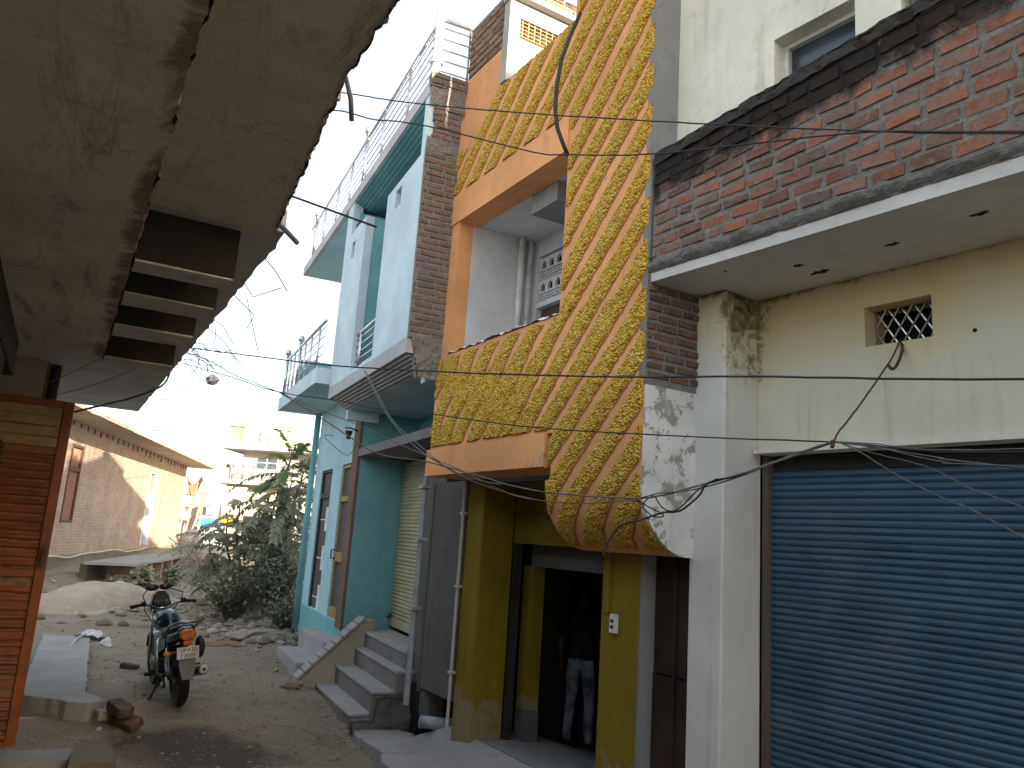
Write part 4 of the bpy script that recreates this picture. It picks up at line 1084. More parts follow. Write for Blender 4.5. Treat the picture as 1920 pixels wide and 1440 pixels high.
# paving stones in front of the orange house
for pts, lab in (([(-1.50, 9.33), (-1.38, 8.97), (-.88, 9.12), (-.80, 9.30), (-1.0, 9.42)], 'rounded grey paving stone against the foot of the steps'), ([(-1.33, 8.94), (-1.02, 8.45), (-.36, 8.62), (-.84, 9.10)], 'middle grey paving stone before the yellow doorway'), ([(-1.06, 8.42), (-1.0, 8.15), (-.7, 7.6), (.0, 7.9), (-.34, 8.60)], 'nearest large paving stone at the bottom edge')):
    q = MB(); q.prism(pts, 'z', -.1, .115); o = q.build('paving_stone', M['slab'], bevel=.018, seg=2); tag(o, lab, 'paving')
# block of mud at the lane edge, red earth heap
q = MB()
rough_quad(q, lambda u, v: ((-9.3 + 2.0 * u + .5 * v, 15.2 + 3.4 * v, hgt(-8, 16.5) + .52 * sin(pi * min(1, u * 1.05)) ** .7 * sin(pi * v) ** .6 - .05), (0, 0, 1)), 40, 40, .09, 0, 1.6)
o = q.build('earth_mound', M['earth'], smooth=True); tag(o, 'low pale mound of hardened cement and red earth behind the door', 'mound')
# ------------------------------------------------------------------ brick house on the left beyond (local x = towards camera, y = out to the lane)
ang = math.atan2(-.982, .187)
BH = root('brick_house', (-12.7, 23.2, .5), ang, 'lime-dusted brick bungalow with wide concrete eaves and one tall door', 'house')
mb = MB(); wallhole(mb, -16.6, 6, -.3, 4.36, -.25, 0, [(-10.75, -9.55, .62, 3.62), (-1.0, 0.0, 1.45, 3.72)]); mb.build('wall', M['housebrick'], BH)
mb = MB(); mb.box(-16.6, -16.35, -9, -.252, -.3, 4.36); mb.build('end_wall', M['housebrickx'], BH)
mb = MB(); rough_quad(mb, lambda u, v: ((6 - 22.6 * u, .008 + .05 * (1 - v), -.3 + .8 * v), (0, 1, 0)), 160, 6, .025, 0, 3); mb.build('plinth', M['padrough'], BH)
mb = MB()
e = rag(-17.6, 6, 90, 1.2, .05, 31)
mb.prism([(6, -9), (-17.6, -9)] + e, 'z', 4.36, 4.47); mb.build('roof_slab', M['eave'], BH)
mb = MB()
for q in range(34): mb.box(-16.3 + q * .66, -16.24 + q * .66, .002, .03, 4.14 + RD.uniform(-.05, .12), 4.358)
mb.build('eave_bracket', M['cement_dark'], BH)
w = MB(); w.box(-0.998, -0.930, -.12, .03, 1.45, 3.72); w.box(-0.070, -0.002, -.12, .03, 1.45, 3.72); w.box(-0.930, -0.070, -.12, .03, 3.64, 3.718); w.box(-0.930, -0.070, -.12, .03, 1.452, 1.52); w.box(-0.930, -0.070, -.1, .02, 2.95, 3.06)
wo = w.build('window', M['wood'], BH)
w = MB()
for q in range(9): w.box(-0.900 + q * .1, -0.870 + q * .1, -.06, -.03, 1.52, 3.64)
for q in range(10): w.box(-0.930, -0.070, -.065, -.058, 1.6 + q * .2, 1.63 + q * .2)
w.build('window_bars', M['pinkwood'], wo)
w = MB(); w.box(-0.930, -0.070, -.14, -.13, 1.52, 3.64); w.build('pane', M['void'], wo)
w = MB(); w.box(-10.748, -10.650, -.12, .03, .62, 3.62); w.box(-9.650, -9.552, -.12, .03, .62, 3.62); w.box(-10.650, -9.650, -.12, .03, 3.53, 3.618); w.box(-10.650, -9.650, -.12, .03, 2.72, 2.8)
do = w.build('door', M['white'], BH)
w = MB(); w.box(-10.650, -10.180, -.1, -.05, .64, 2.72); w.build('curtain', M['bluecloth'], do)
w = MB(); w.box(-10.160, -9.650, -.1, -.06, .64, 2.72); w.box(-10.650, -9.650, -.1, -.07, 2.8, 3.53); w.build('door_panel', M['ochrewood'], do)
mb = MB(); pts = [(4 - .5 * i, .16 + .1 * sin(i * .4), .50 + .06 * sin(i * .45) + .02 * sin(i * 1.1)) for i in range(30)]; mb.tube(pts, .03, 6); o = mb.build('hose', M['ivorypipe'], smooth=True)
o.matrix_world = Matrix.Translation((-12.7, 23.2, .5)) @ Matrix.Rotation(ang, 4, 'Z'); tag(o, 'long pale hose running along the foot of the brick bungalow', 'hose')
# walkway over brick piers
WK = root('walkway', (-12.7, 23.2, .5), ang, 'raised concrete walkway slab on short brick piers beside the bungalow', 'walkway')
mb = MB(); mb.prism([(1.6, 1.3), (1.1, 2.55), (.3, 2.35), (-2, 2.5), (-5, 2.42), (-9.2, 2.3), (-9.2, 1.2), (-3, 1.15)], 'z', .40, .47); mb.build('slab', M['pad'], WK)
for q in range(7):
    xx = -.1 - q * 1.45; b = MB(); b.box(xx, xx + .26, 1.5, 2.36, -.4, .398, 0, .5, .01); b.build('pier', M['pierbrick'], WK)
mb = MB(); mb.box(-9.2, 1.2, 1.1, 1.3, -.4, .398); mb.build('back_wall', M['cement_dark'], WK)
# ------------------------------------------------------------------ yard wall, canopy, poles at the far end
yw = root('yard_wall', tuple(at(345, 1006, 47)), radians(6), 'low tan brick wall behind the bamboo poles', 'wall')
yw.location.z = .9
mb = MB(); mb.box(-1.0, 3.2, 0, .25, 0, 3.4); mb.build('brickwork', M['wallbrick'], yw)
mb = MB(); mb.box(-1.05, 3.25, -.02, .27, 3.402, 3.5); mb.build('coping', M['fascia'], yw)
p0, p1, p2, p3 = at(352, 925, 41), at(381, 900, 42.5), at(378, 893, 44), at(350, 885, 43)
mb = MB(); rough_quad(mb, lambda u, v: (p0.lerp(p1, u).lerp(p3.lerp(p2, u), v) + Vector((0, 0, -.5 * sin(pi * u))), (0, 0, 1)), 12, 8, .12, 0, 1.1); b = mb.build('canopy', M['tarp'], smooth=True)
tag(b, 'sagging brown canvas awning at the end of the brick bungalow', 'awning')
q = MB(); q.tube([p1 + Vector((0, 0, .15)), at(372, 1004, 42.5)], .05, 6); q.build('pole', M['bamboo'], b)
for i, (a, c) in enumerate((((387, 925), (352, 1012)), ((384, 930), (366, 1014)), ((371, 905), (346, 1003)))):
    q = MB(); q.tube([at(a[0], a[1], 41), at(c[0], c[1], 40)], .045, 6); o = q.build('bamboo_pole', M['bamboo'])
    tag(o, ['tallest bamboo pole leaning from the awning to the wall foot', 'bamboo pole leaning nearest the van', 'bamboo pole leaning closest to the standing man'][i], 'pole', 'leaning bamboo poles')
q = MB(); q.tube([at(343, 928, 41), at(402, 921, 43)], .04, 6); q.tube([at(345, 946, 41), at(395, 950, 43)], .04, 6); o = q.build('bamboo_rail', M['bamboo']); tag(o, 'two horizontal bamboo rails tied across the leaning poles', 'rail')
# heap of sacks and sticks at the end of the walkway
q = MB()
for i in range(60):
    p = at(345 + RD.uniform(-22, 26), 1045 + RD.uniform(-22, 22), 29 + RD.uniform(-2, 2)); dr = Vector((RD.uniform(-1, 1), RD.uniform(-1, 1), RD.uniform(.1, 1.0))).normalized() * RD.uniform(.5, 1.3)
    q.tube([p - dr * .6, p + dr * .5], .022, 5)
o = q.build('stick_heap', M['greystick']); tag(o, 'heap of grey sticks and laths at the end of the walkway', 'sticks', kind='stuff')
for i, (px, py, t, s_, lab) in enumerate(((357, 1018, 31, .45, 'grey slumped sack leaning on the stick heap'), (388, 1022, 31, .62, 'larger pale grey sack behind the shrub'), (405, 1050, 27, .4, 'dusty white bundle below the drooping leaves'))):
    p = at(px, py, t); q = MB(); q.ball((0, 0, 0), s_, s_ * .7, s_ * 1.15, 9, 0, .5, .06); o = q.build('sack', M['greysack'], smooth=True); o.location = p; tag(o, lab, 'sack')

# ------------------------------------------------------------------ white house far down the lane
pw = at(397, 1000, 54)
WH = root('white_house', (pw.x, pw.y, 1.1), radians(-3), 'sunlit white two-storey house with a railed balcony at the end of the lane', 'house')
def lz(py, t=54): return at(470, py, t).z - 1.1
z1, z2, z3, z4 = lz(908), lz(900), lz(841), lz(833)
mb = MB(); mb.box(0, 9.5, 1.4, 7, 0, z1); mb.box(0, 1.0, .3, 1.4, z2, z3 - .5); mb.box(1.0, 9.5, 1.2, 7, z2, z3); mb.build('wall', M['sunwhite'], WH)
mb = MB(); mb.box(-.35, 9.5, -.2, 7, z1, z2); mb.build('balcony_slab', M['sunwhite'], WH)
mb = MB(); mb.box(-.1, 9.7, -.4, 7.2, z3, z4); mb.build('roof_slab', M['sunwhite'], WH)
mb = MB(); slats(mb, .5, 3.6, 1.38, 1.7, z1 - .5, .12, .02); mb.build('roller_shutter', M['cream_slat'], WH)
mb = MB(); mb.box(.5, 3.6, 1.36, 1.395, 0, 1.69); mb.box(4.0, 5.2, 1.36, 1.395, 0, 2.2); mb.build('doorway', M['void'], WH)
for x in (2.0, 5.0):
    w = MB(); h0, h1 = z2 + .9, z3 - .35
    for a in (0, .75, 1.5): w.box(x + a, x + a + .06, 1.12, 1.19, h0, h1)
    for zz in (h0, (h0 + h1) / 2, h1 - .06): w.box(x + .06, x + 1.5, 1.13, 1.18, zz, zz + .06)
    wo = w.build('window', M['sunwhite'], WH); w = MB(); w.box(x + .05, x + 1.5, 1.185, 1.198, h0, h1); w.build('pane', M['glass'], wo)
mb = MB(); mb.box(.25, .5, .29, .298, z3 - 1.3, z3 - 1.05); mb.build('vent', M['void'], WH)
railing('balcony_railing', [(.9, -.1, z2), (9.3, -.1, z2)], 1.0, 5, [(0, i / 12) for i in range(13)], [], WH, .03)
mb = MB()
for (x, h, w) in ((.1, 1.7, .9), (.9, 2.2, .25), (2.1, 1.0, .3), (3.7, 1.9, .22), (4.2, 1.5, .22), (4.7, 1.2, .2), (2.6, .7, .25)): mb.box(x, x + w, .4, .4 + min(w, .3), z4, z4 + h)
mb.build('roof_column', M['oldcream'], WH)
mb = MB()
for i in range(24): mb.rock((RD.uniform(.2, 5.5), .3, z4 + .1), .35, .3, .3)
mb.build('roof_rubble', M['tan'], WH)
for (x, w, h, m, lab) in ((2.45, .35, .75, 'bluecloth', 'blue cloth drying on the white house roof'), (2.95, .8, .8, 'white', 'white sheet drying on the white house roof')):
    q = MB(); rough_quad(q, lambda u, v: ((w * u, 0, -h * v), (0, 1, 0)), 8, 8, .05, 0, 4); o = q.build('laundry', M[m]); o.location = WH.matrix_basis @ Vector((x, .2, z4 + 1.15)) if False else (pw.x + x, pw.y + .1, 1.1 + z4 + 1.2)
    tag(o, lab, 'laundry')
q = MB(); q.tube([(pw.x - .2, pw.y + .3, 1.1 + z4 + 1.35), (pw.x + 6, pw.y + .0, 1.1 + z4 + 1.2)], .02, 4); o = q.build('clothes_line', M['cable']); tag(o, 'clothes line strung across the white house roof', 'rope')
# lower neighbour with laundry
pn = at(528, 990, 58)
NH = root('tan_house', (pn.x, pn.y, 1.0), radians(-3), 'tan brick house half hidden behind the tree, orange cloth on its roof', 'house')
hN = at(550, 848, 58).z - 1.0
mb = MB(); mb.box(0, 6, 0, 6, 0, hN - .5); mb.build('wall', M['wallbrick'], NH); mb = MB(); mb.box(-.3, 6.3, -.4, 6, hN - .5, hN - .3); mb.build('roof_slab', M['sunwhite'], NH)
mb = MB(); mb.box(1.6, 3.6, .2, .4, hN - .3, hN + .25); mb.build('parapet', M['brickloosetan'], NH)
for (dx, w, h, m, lab) in ((1.9, .5, 1.0, 'cable', 'dark trousers drying on the tan house roof'), (2.5, 1.3, 1.5, 'orangecloth', 'orange cloth drying on the tan house roof')):
    q = MB(); rough_quad(q, lambda u, v: ((w * u, 0, -h * v), (0, 1, 0)), 8, 8, .06, 0, 4); o = q.build('laundry', M[m]); o.location = (pn.x + dx, pn.y - .3, 1.0 + hN + 1.3); tag(o, lab, 'laundry')
# small van seen end-on
pv = at(388, 1001, 46)
VN = root('van', (pv.x, pv.y, pv.z), radians(4), 'small white and light-blue van with a poster on its windscreen', 'van')
q = MB(); q.prism([(-.75, .28), (.75, .28), (.78, 1.0), (.66, 1.75), (-.66, 1.75), (-.78, 1.0)], 'y', 0, 2.8); q.build('body', M['white'], VN, bevel=.06, seg=2)
q = MB(); q.box(-.74, .74, -.03, .03, .42, .92); q.build('front_panel', M['cyan'], VN, bevel=.02)
q = MB(); q.prism([(-.68, 1.02), (.68, 1.02), (.6, 1.66), (-.6, 1.66)], 'y', -.012, .0); ws = q.build('windscreen', M['glass'], VN)
q = MB(); q.box(-.2, .5, -.02, -.013, 1.1, 1.6); q.build('poster', M['white'], VN)
for x in (-.66, .66):
    q = MB(); q.lathe([(.1, .1), (.27, .1), (.29, .06), (.29, -.06), (.27, -.1), (.1, -.1)], x, .6, .27, 'x', 16); q.build('wheel', M['black'], VN)
for x in (-.55, .55):
    q = MB(); q.lathe([(.09, -.02), (.08, -.05)], x, -.03, .75, 'y', 12); q.build('headlight', M['glass'], VN)
q = MB(); q.box(-.78, .78, -.08, .05, .28, .40); q.build('bumper', M['iron'], VN, bevel=.02)
# yellow handcart load behind the leaves
pc = at(424, 1000, 44)
CT = root('cart', tuple(pc), radians(10), 'handcart with a yellow cover behind the dusty leaves', 'cart')
q = MB(); q.box(-.6, .6, -.4, .4, .5, .58); q.build('deck', M['wood'], CT)
q = MB(); q.ball((0, 0, .75), .6, .42, .3, 8, 0, .5, .05); q.build('cover', M['yellowcloth'], CT, smooth=True)
for x in (-.62, .62):
    q = MB(); q.lathe([(.24, -.02), (.28, -.02), (.28, .02), (.24, .02)], x, 0, .28, 'x', 18)
    for i in range(6): q.tube([(x, 0, .28), (x, .25 * cos(i * pi / 3), .28 + .25 * sin(i * pi / 3))], .01, 4)
    q.build('wheel', M['iron'], CT)
# block added out of view behind the viewer to keep the low sun off the lane
SB = root('shade_block', (17.5, -24.8, 0), radians(38.5), 'unseen rendered block added behind the viewpoint to shade the lane', 'building')
mb = MB(); mb.box(-13, 7.0, -8, 0, 0, 14.6)
mb.build('wall', M['cream'], SB); mb = MB(); mb.box(-13.2, 7.2, -8.2, .2, 14.602, 14.7); mb.build('roof_slab', M['fascia'], SB)  # wall and roof slab of the added shade block
for i in range(4):
    for z in (1.2, 4.4, 7.4, 10.6):
        mb = MB(); mb.box(-12 + i * 3.4, -10.7 + i * 3.4, .002, .04, z, z + 1.5); w = mb.build('window', M['glass'], SB)
# ------------------------------------------------------------------ motorcycle (local x forward, y left)
MC = root('motorcycle', (-3.40, 9.21, .262), 0, 'parked black and blue motorcycle seen from behind leaning on its side stand', 'motorcycle')
MC.rotation_euler = (radians(-7), 0, radians(124)); MC.scale = (.98, .98, .98)
def part(name, m, fn, parent=MC, smooth=True, bevel=0, **kw):
    q = MB(); fn(q); return q.build(name, M[m], parent, smooth, bevel, 2 if bevel else 1)
for cx in (0, 1.28):
    prof = [(.225, -.035), (.245, -.05), (.28, -.052), (.297, -.035), (.305, -.012), (.305, .012), (.297, .035), (.28, .052), (.245, .05), (.225, .035)]
    w = part('wheel', 'black', lambda q: [q.lathe(prof, cx, 0, .305, 'y', 28), [q.box(cx + .302 * cos(a) - .012, cx + .302 * cos(a) + .012, -.03, .03, .305 + .302 * sin(a) - .006, .305 + .302 * sin(a) + .006) for a in [i * 2 * pi / 26 for i in range(26)]]], smooth=False)
    part('rim', 'steel', lambda q: [q.lathe([(.21, -.03), (.228, -.036), (.228, .036), (.21, .03)], cx, 0, .305, 'y', 28), q.lathe([(.07, -.06), (.07, .06)], cx, 0, .305, 'y', 14), [q.tube([(cx + .05 * cos(a), .02 * (-1) ** i, .305 + .05 * sin(a)), (cx + .22 * cos(a), 0, .305 + .22 * sin(a))], .008, 5) for i, a in enumerate([j * pi / 5 for j in range(10)])]], w, False)
part('frame', 'iron', lambda q: [q.tube([(1.0, 0, .86), (.85, 0, .55), (.62, 0, .24), (.3, 0, .28)], .028, 8), q.tube([(.95, 0, .8), (.55, .05, .72), (.1, .1, .74), (-.25, .09, .78)], .022, 8), q.tube([(.95, 0, .8), (.55, -.05, .72), (.1, -.1, .74), (-.25, -.09, .78)], .022, 8), q.tube([(.3, .07, .34), (0, .1, .305)], .025, 8), q.tube([(.3, -.07, .34), (0, -.1, .305)], .025, 8)])
for y in (.105, -.105): part('shock_absorber', 'steel', lambda q: [q.tube([(.02, y, .34), (.12, y * .98, .70)], .022, 8), [q.lathe([(.036, -.006), (.036, .006)], .035 + .0062 * i, y, .39 + .023 * i, 'z', 10) for i in range(9)]])
part('engine', 'enginegrey', lambda q: [q.box(.42, .82, -.13, .13, .24, .44), q.box(.62, .80, -.10, .10, .44, .66), [q.box(.60, .82, -.115, .115, .46 + .028 * i, .47 + .028 * i) for i in range(7)], q.lathe([(.12, 0), (.12, .05), (.08, .07)], .52, .12, .36, 'y', 16)], smooth=False, bevel=.012)
part('chain_guard', 'iron', lambda q: q.prism([(-.12, .30), (.45, .30), (.45, .42), (0, .43), (-.12, .40)], 'y', .085, .10), smooth=False, bevel=.008)
part('rear_fender', 'iron', lambda q: q.add([(.35 * cos(a) * 1.0, y, .305 + .35 * sin(a)) for a in [radians(40 + 10 * i) for i in range(13)] for y in (-.075, -.05, .05, .075)], [(i * 4 + k, i * 4 + k + 1, i * 4 + k + 5, i * 4 + k + 4) for i in range(12) for k in range(3)]))
part('mudflap', 'flapgrey', lambda q: q.prism([(-.085, .60), (.085, .60), (.09, .50), (.055, .34), (-.055, .34), (-.09, .50)], 'x', -.385, -.372), smooth=False, bevel=.006)
part('tail_cowl', 'mcblack', lambda q: q.add([(x, y, z) for x, w, zt, zb in ((.15, .12, .80, .66), (0, .13, .84, .68), (-.18, .115, .88, .73), (-.30, .085, .89, .76), (-.36, .06, .88, .79)) for y, z in ((-w, zb), (-w * 1.05, (zt + zb) / 2), (-w * .6, zt), (w * .6, zt), (w * 1.05, (zt + zb) / 2), (w, zb))], [(i * 6 + k, i * 6 + (k + 1) % 6, i * 6 + 6 + (k + 1) % 6, i * 6 + 6 + k) for i in range(4) for k in range(6)] + [tuple(range(24, 30)), tuple(range(6))[::-1]]), bevel=.01)
tl = part('tail_light', 'lampred', lambda q: q.prism([(-.085, .795), (-.05, .755), (.05, .755), (.085, .795), (.08, .845), (.045, .87), (-.045, .87), (-.08, .845)], 'x', -.405, -.35), smooth=False, bevel=.012)
part('lower_reflector', 'lampred', lambda q: q.box(-.395, -.36, -.045, .045, .70, .75), smooth=False, bevel=.006)
pl = part('number_plate', 'plate', lambda q: q.box(-.405, -.397, -.115, .115, .565, .69), smooth=False, bevel=.006)
def txt(body, size, loc, rot, parent, m, name='lettering'):
    c = bpy.data.curves.new(name, 'FONT'); c.body = body; c.size = size; c.align_x = 'CENTER'; c.align_y = 'CENTER'; c.extrude = .0008
    o = bpy.data.objects.new(name, c); COL.objects.link(o)
    dg = bpy.context.evaluated_depsgraph_get(); me = bpy.data.meshes.new_from_object(o.evaluated_get(dg)); bpy.data.objects.remove(o)
    o = bpy.data.objects.new(name, me); COL.objects.link(o); me.materials.clear(); me.materials.append(M[m]); o.parent = parent; o.location = loc; o.rotation_euler = rot
    return o
txt('UP-4.32', .050, (-.4065, 0, .655), (radians(90), 0, radians(-90)), pl, 'black')
txt('F 8505', .056, (-.4065, 0, .598), (radians(90), 0, radians(-90)), pl, 'black')
for y in (.15,): part('indicator', 'lampamber', lambda q: [q.lathe([(.012, -.02), (.026, .0), (.028, .03), (.02, .055)], -.2, y, .60, 'y', 10), q.tube([(-.2, y * .5, .615), (-.2, y, .61)], .01, 6)])
part('seat', 'mcseat', lambda q: q.add([(x, y, z) for x, w, zt in ((.56, .10, .80), (.45, .125, .80), (.25, .14, .815), (.0, .135, .86), (-.2, .115, .90), (-.28, .07, .90)) for y, z in ((-w, zt - .09), (-w, zt - .03), (-w * .7, zt), (w * .7, zt), (w, zt - .03), (w, zt - .09))], [(i * 6 + k, i * 6 + (k + 1) % 6, i * 6 + 6 + (k + 1) % 6, i * 6 + 6 + k) for i in range(5) for k in range(6)] + [tuple(range(30, 36)), tuple(range(6))[::-1]]), bevel=.012)
part('grab_rail', 'steelgrey', lambda q: q.tube([(.0, .145, .82), (-.2, .15, .90), (-.34, .11, .94), (-.38, 0, .945), (-.34, -.11, .94), (-.2, -.15, .90), (.0, -.145, .82)], .013, 8))
part('side_panel', 'mcblack', lambda q: [q.prism([(.1, .62), (.5, .50), (.58, .68), (.45, .77), (.1, .76)], 'y', s * .115, s * .135) for s in (1, -1)], smooth=False, bevel=.01)
part('fuel_tank', 'mcblue', lambda q: [q.ball((.74, 0, .84), .27, .155, .135, 12), q.ball((.62, 0, .82), .18, .13, .11, 10), q.lathe([(.035, 0), (.035, .018), (.02, .024)], .76, 0, .965, 'z', 14)])
part('handlebar', 'steel', lambda q: q.tube([(.86, .34, 1.02), (.89, .25, 1.035), (.94, .15, 1.01), (.97, .06, .96), (.97, -.06, .96), (.94, -.15, 1.01), (.89, -.25, 1.035), (.86, -.34, 1.02)], .0125, 8))
for s in (1, -1):
    part('grip', 'black', lambda q: [q.tube([(.845, s * .375, 1.015), (.875, s * .25, 1.03)], .019, 10), q.box(.86, .91, s * .20, s * .25, 1.01, 1.06)])
    part('brake_lever', 'mcblack', lambda q: q.tube([(.91, s * .22, 1.035), (.935, s * .30, 1.03), (.915, s * .38, 1.02)], .008, 6))
    part('mirror', 'mcblack', lambda q: [q.tube([(.90, s * .21, 1.05), (.93, s * .23, 1.13), (.96, s * (.17 if s > 0 else .06), 1.20)], .007, 6), q.ball((.96, s * (.12 if s > 0 else .0) - (.03 if s < 0 else 0), 1.215), .022, .075, .042, 8)])
part('visor', 'mcblack', lambda q: [q.prism([(-.10, .86), (.10, .86), (.125, .98), (.09, 1.10), (.04, 1.16), (-.04, 1.16), (-.09, 1.10), (-.125, .98)], 'x', 1.03, 1.15), q.box(.98, 1.05, -.09, .09, .98, 1.06), q.box(.95, 1.06, -.1, .1, .86, .95)], smooth=False, bevel=.02)
part('gauge', 'glass', lambda q: [q.lathe([(.04, 0), (.036, -.012)], .976, y, 1.02, 'x', 14) for y in (.045, -.045)])
part('headlight', 'glass', lambda q: q.lathe([(.08, 0), (.07, .04), (.03, .06)], 1.15, 0, .95, 'x', 16))
part('front_fork', 'steel', lambda q: [q.tube([(1.02, y, .95), (1.28, y, .305)], .02, 8) for y in (.085, -.085)])
part('front_fender', 'mcblack', lambda q: q.add([(1.28 + .34 * cos(a), y, .305 + .34 * sin(a)) for a in [radians(20 + 12 * i) for i in range(12)] for y in (-.06, -.04, .04, .06)], [(i * 4 + k, i * 4 + k + 1, i * 4 + k + 5, i * 4 + k + 4) for i in range(11) for k in range(3)]))
ex = part('exhaust', 'steelgrey', lambda q: [q.tube([(.82, -.05, .46), (.88, -.12, .32), (.6, -.16, .25), (.2, -.18, .30)], .024, 8), q.tube([(.25, -.18, .29), (.15, -.19, .31), (-.12, -.20, .37), (-.26, -.20, .40)], [.03, .055, .06, .058], 14)])
part('muffler_cap', 'ivorypipe', lambda q: q.lathe([(.054, .0), (.05, -.012), (.02, -.014)], -.262, -.20, .401, 'x', 14), ex)
part('muffler_hole', 'void', lambda q: q.lathe([(.016, -.0145), (.014, -.017)], -.262, -.20, .401, 'x', 10), ex)
part('saree_guard', 'steel', lambda q: q.tube([(.16, .13, .74), (.04, .22, .73), (-.06, .25, .66), (-.08, .25, .50), (-.02, .23, .38), (.14, .16, .33)], .012, 8))
for s in (1, -1):
    part('footrest', 'black', lambda q: q.tube([(.2, s * .12, .36), (.2, s * .27, .37)], .022, 8)); part('footrest', 'black', lambda q: q.tube([(.5, s * .1, .28), (.5, s * .27, .29)], .022, 8))
part('side_stand', 'iron', lambda q: [q.tube([(.45, .1, .26), (.38, .22, .06), (.34, .29, -.035)], .016, 8), q.box(.30, .38, .26, .33, -.045, -.03)])
part('centre_stand', 'iron', lambda q: [q.tube([(.35, .1, .26), (.12, .13, .2), (.05, .16, .21)], .016, 8), q.tube([(.35, -.1, .26), (.12, -.13, .2)], .016, 8)])
part('tool_bag', 'mcseat', lambda q: q.ball((-.08, -.2, .62), .1, .05, .12, 8, 0, .5, .05))
part('brake_cable', 'cable', lambda q: [q.tube([(.92, .2, 1.03), (1.0, .2, .95), (1.02, .12, .82), (1.0, .05, .7)], .006, 5), q.tube([(.92, -.2, 1.03), (1.03, -.18, .97), (1.05, -.1, .84)], .006, 5)])

# ------------------------------------------------------------------ people
def person(name, loc, rz, label, J, cols, skin=(.16, .085, .05), hair=True, scale=1.0):
    """one continuous skinned body; materials follow the clothes"""
    import bmesh
    bm = bmesh.new(); ly = bm.verts.layers.skin.verify(); V = {}
    for k, (p, r, par) in J.items():
        v = bm.verts.new(p); v[ly].radius = (r, r) if not isinstance(r, tuple) else r; V[k] = v
        if par: bm.edges.new((V[par], v))
        else: v[ly].use_root = True
    me = bpy.data.meshes.new(name); bm.to_mesh(me); bm.free()
    tmp = bpy.data.objects.new(name + '_rig', me); COL.objects.link(tmp)
    tmp.modifiers.new('s', 'SKIN').use_smooth_shade = True
    s2 = tmp.modifiers.new('d', 'SUBSURF'); s2.levels = 3; s2.render_levels = 3
    dg = bpy.context.evaluated_depsgraph_get(); body = bpy.data.meshes.new_from_object(tmp.evaluated_get(dg)); bpy.data.objects.remove(tmp)
    body.name = name; o = bpy.data.objects.new(name, body); COL.objects.link(o)
    body.materials.clear()
    for c in cols: body.materials.append(M[c])
    for p in body.polygons:
        c = p.center; p.use_smooth = True
        arm = abs(c.x) > .185
        if c.z > 1.455: i = 0
        elif arm and c.z < 1.16: i = 0
        elif c.z > .95 or arm and c.z > .95: i = 1
        elif c.z > .085: i = 2
        else: i = 3
        p.material_index = i
    o.location = loc; o.rotation_euler = (0, 0, rz); o.scale = (scale,) * 3
    tag(o, label, 'person')
    if hair:
        q = MB(); q.ball((0, -.012, 1.655), .098, .112, .098, 12, 0, .5, .02)
        q.v = [(x, y, z if z > 1.585 or y < 0 else 1.62) for x, y, z in q.v]
        q.v = [(x, y - (.03 if (y > .04 and z < 1.68) else 0), z) for x, y, z in q.v]
        q.build('hair', M['hair'], o, True)
    q = MB()
    for x in (-.033, .033): q.ball((x, .098, 1.625), .011, .008, .008, 6)
    q.build('eyes', M['black'], o, True)
    q = MB(); q.ball((0, .098, 1.562), .022, .006, .005, 6); q.build('mouth', M['lip'], o, True)
    return o

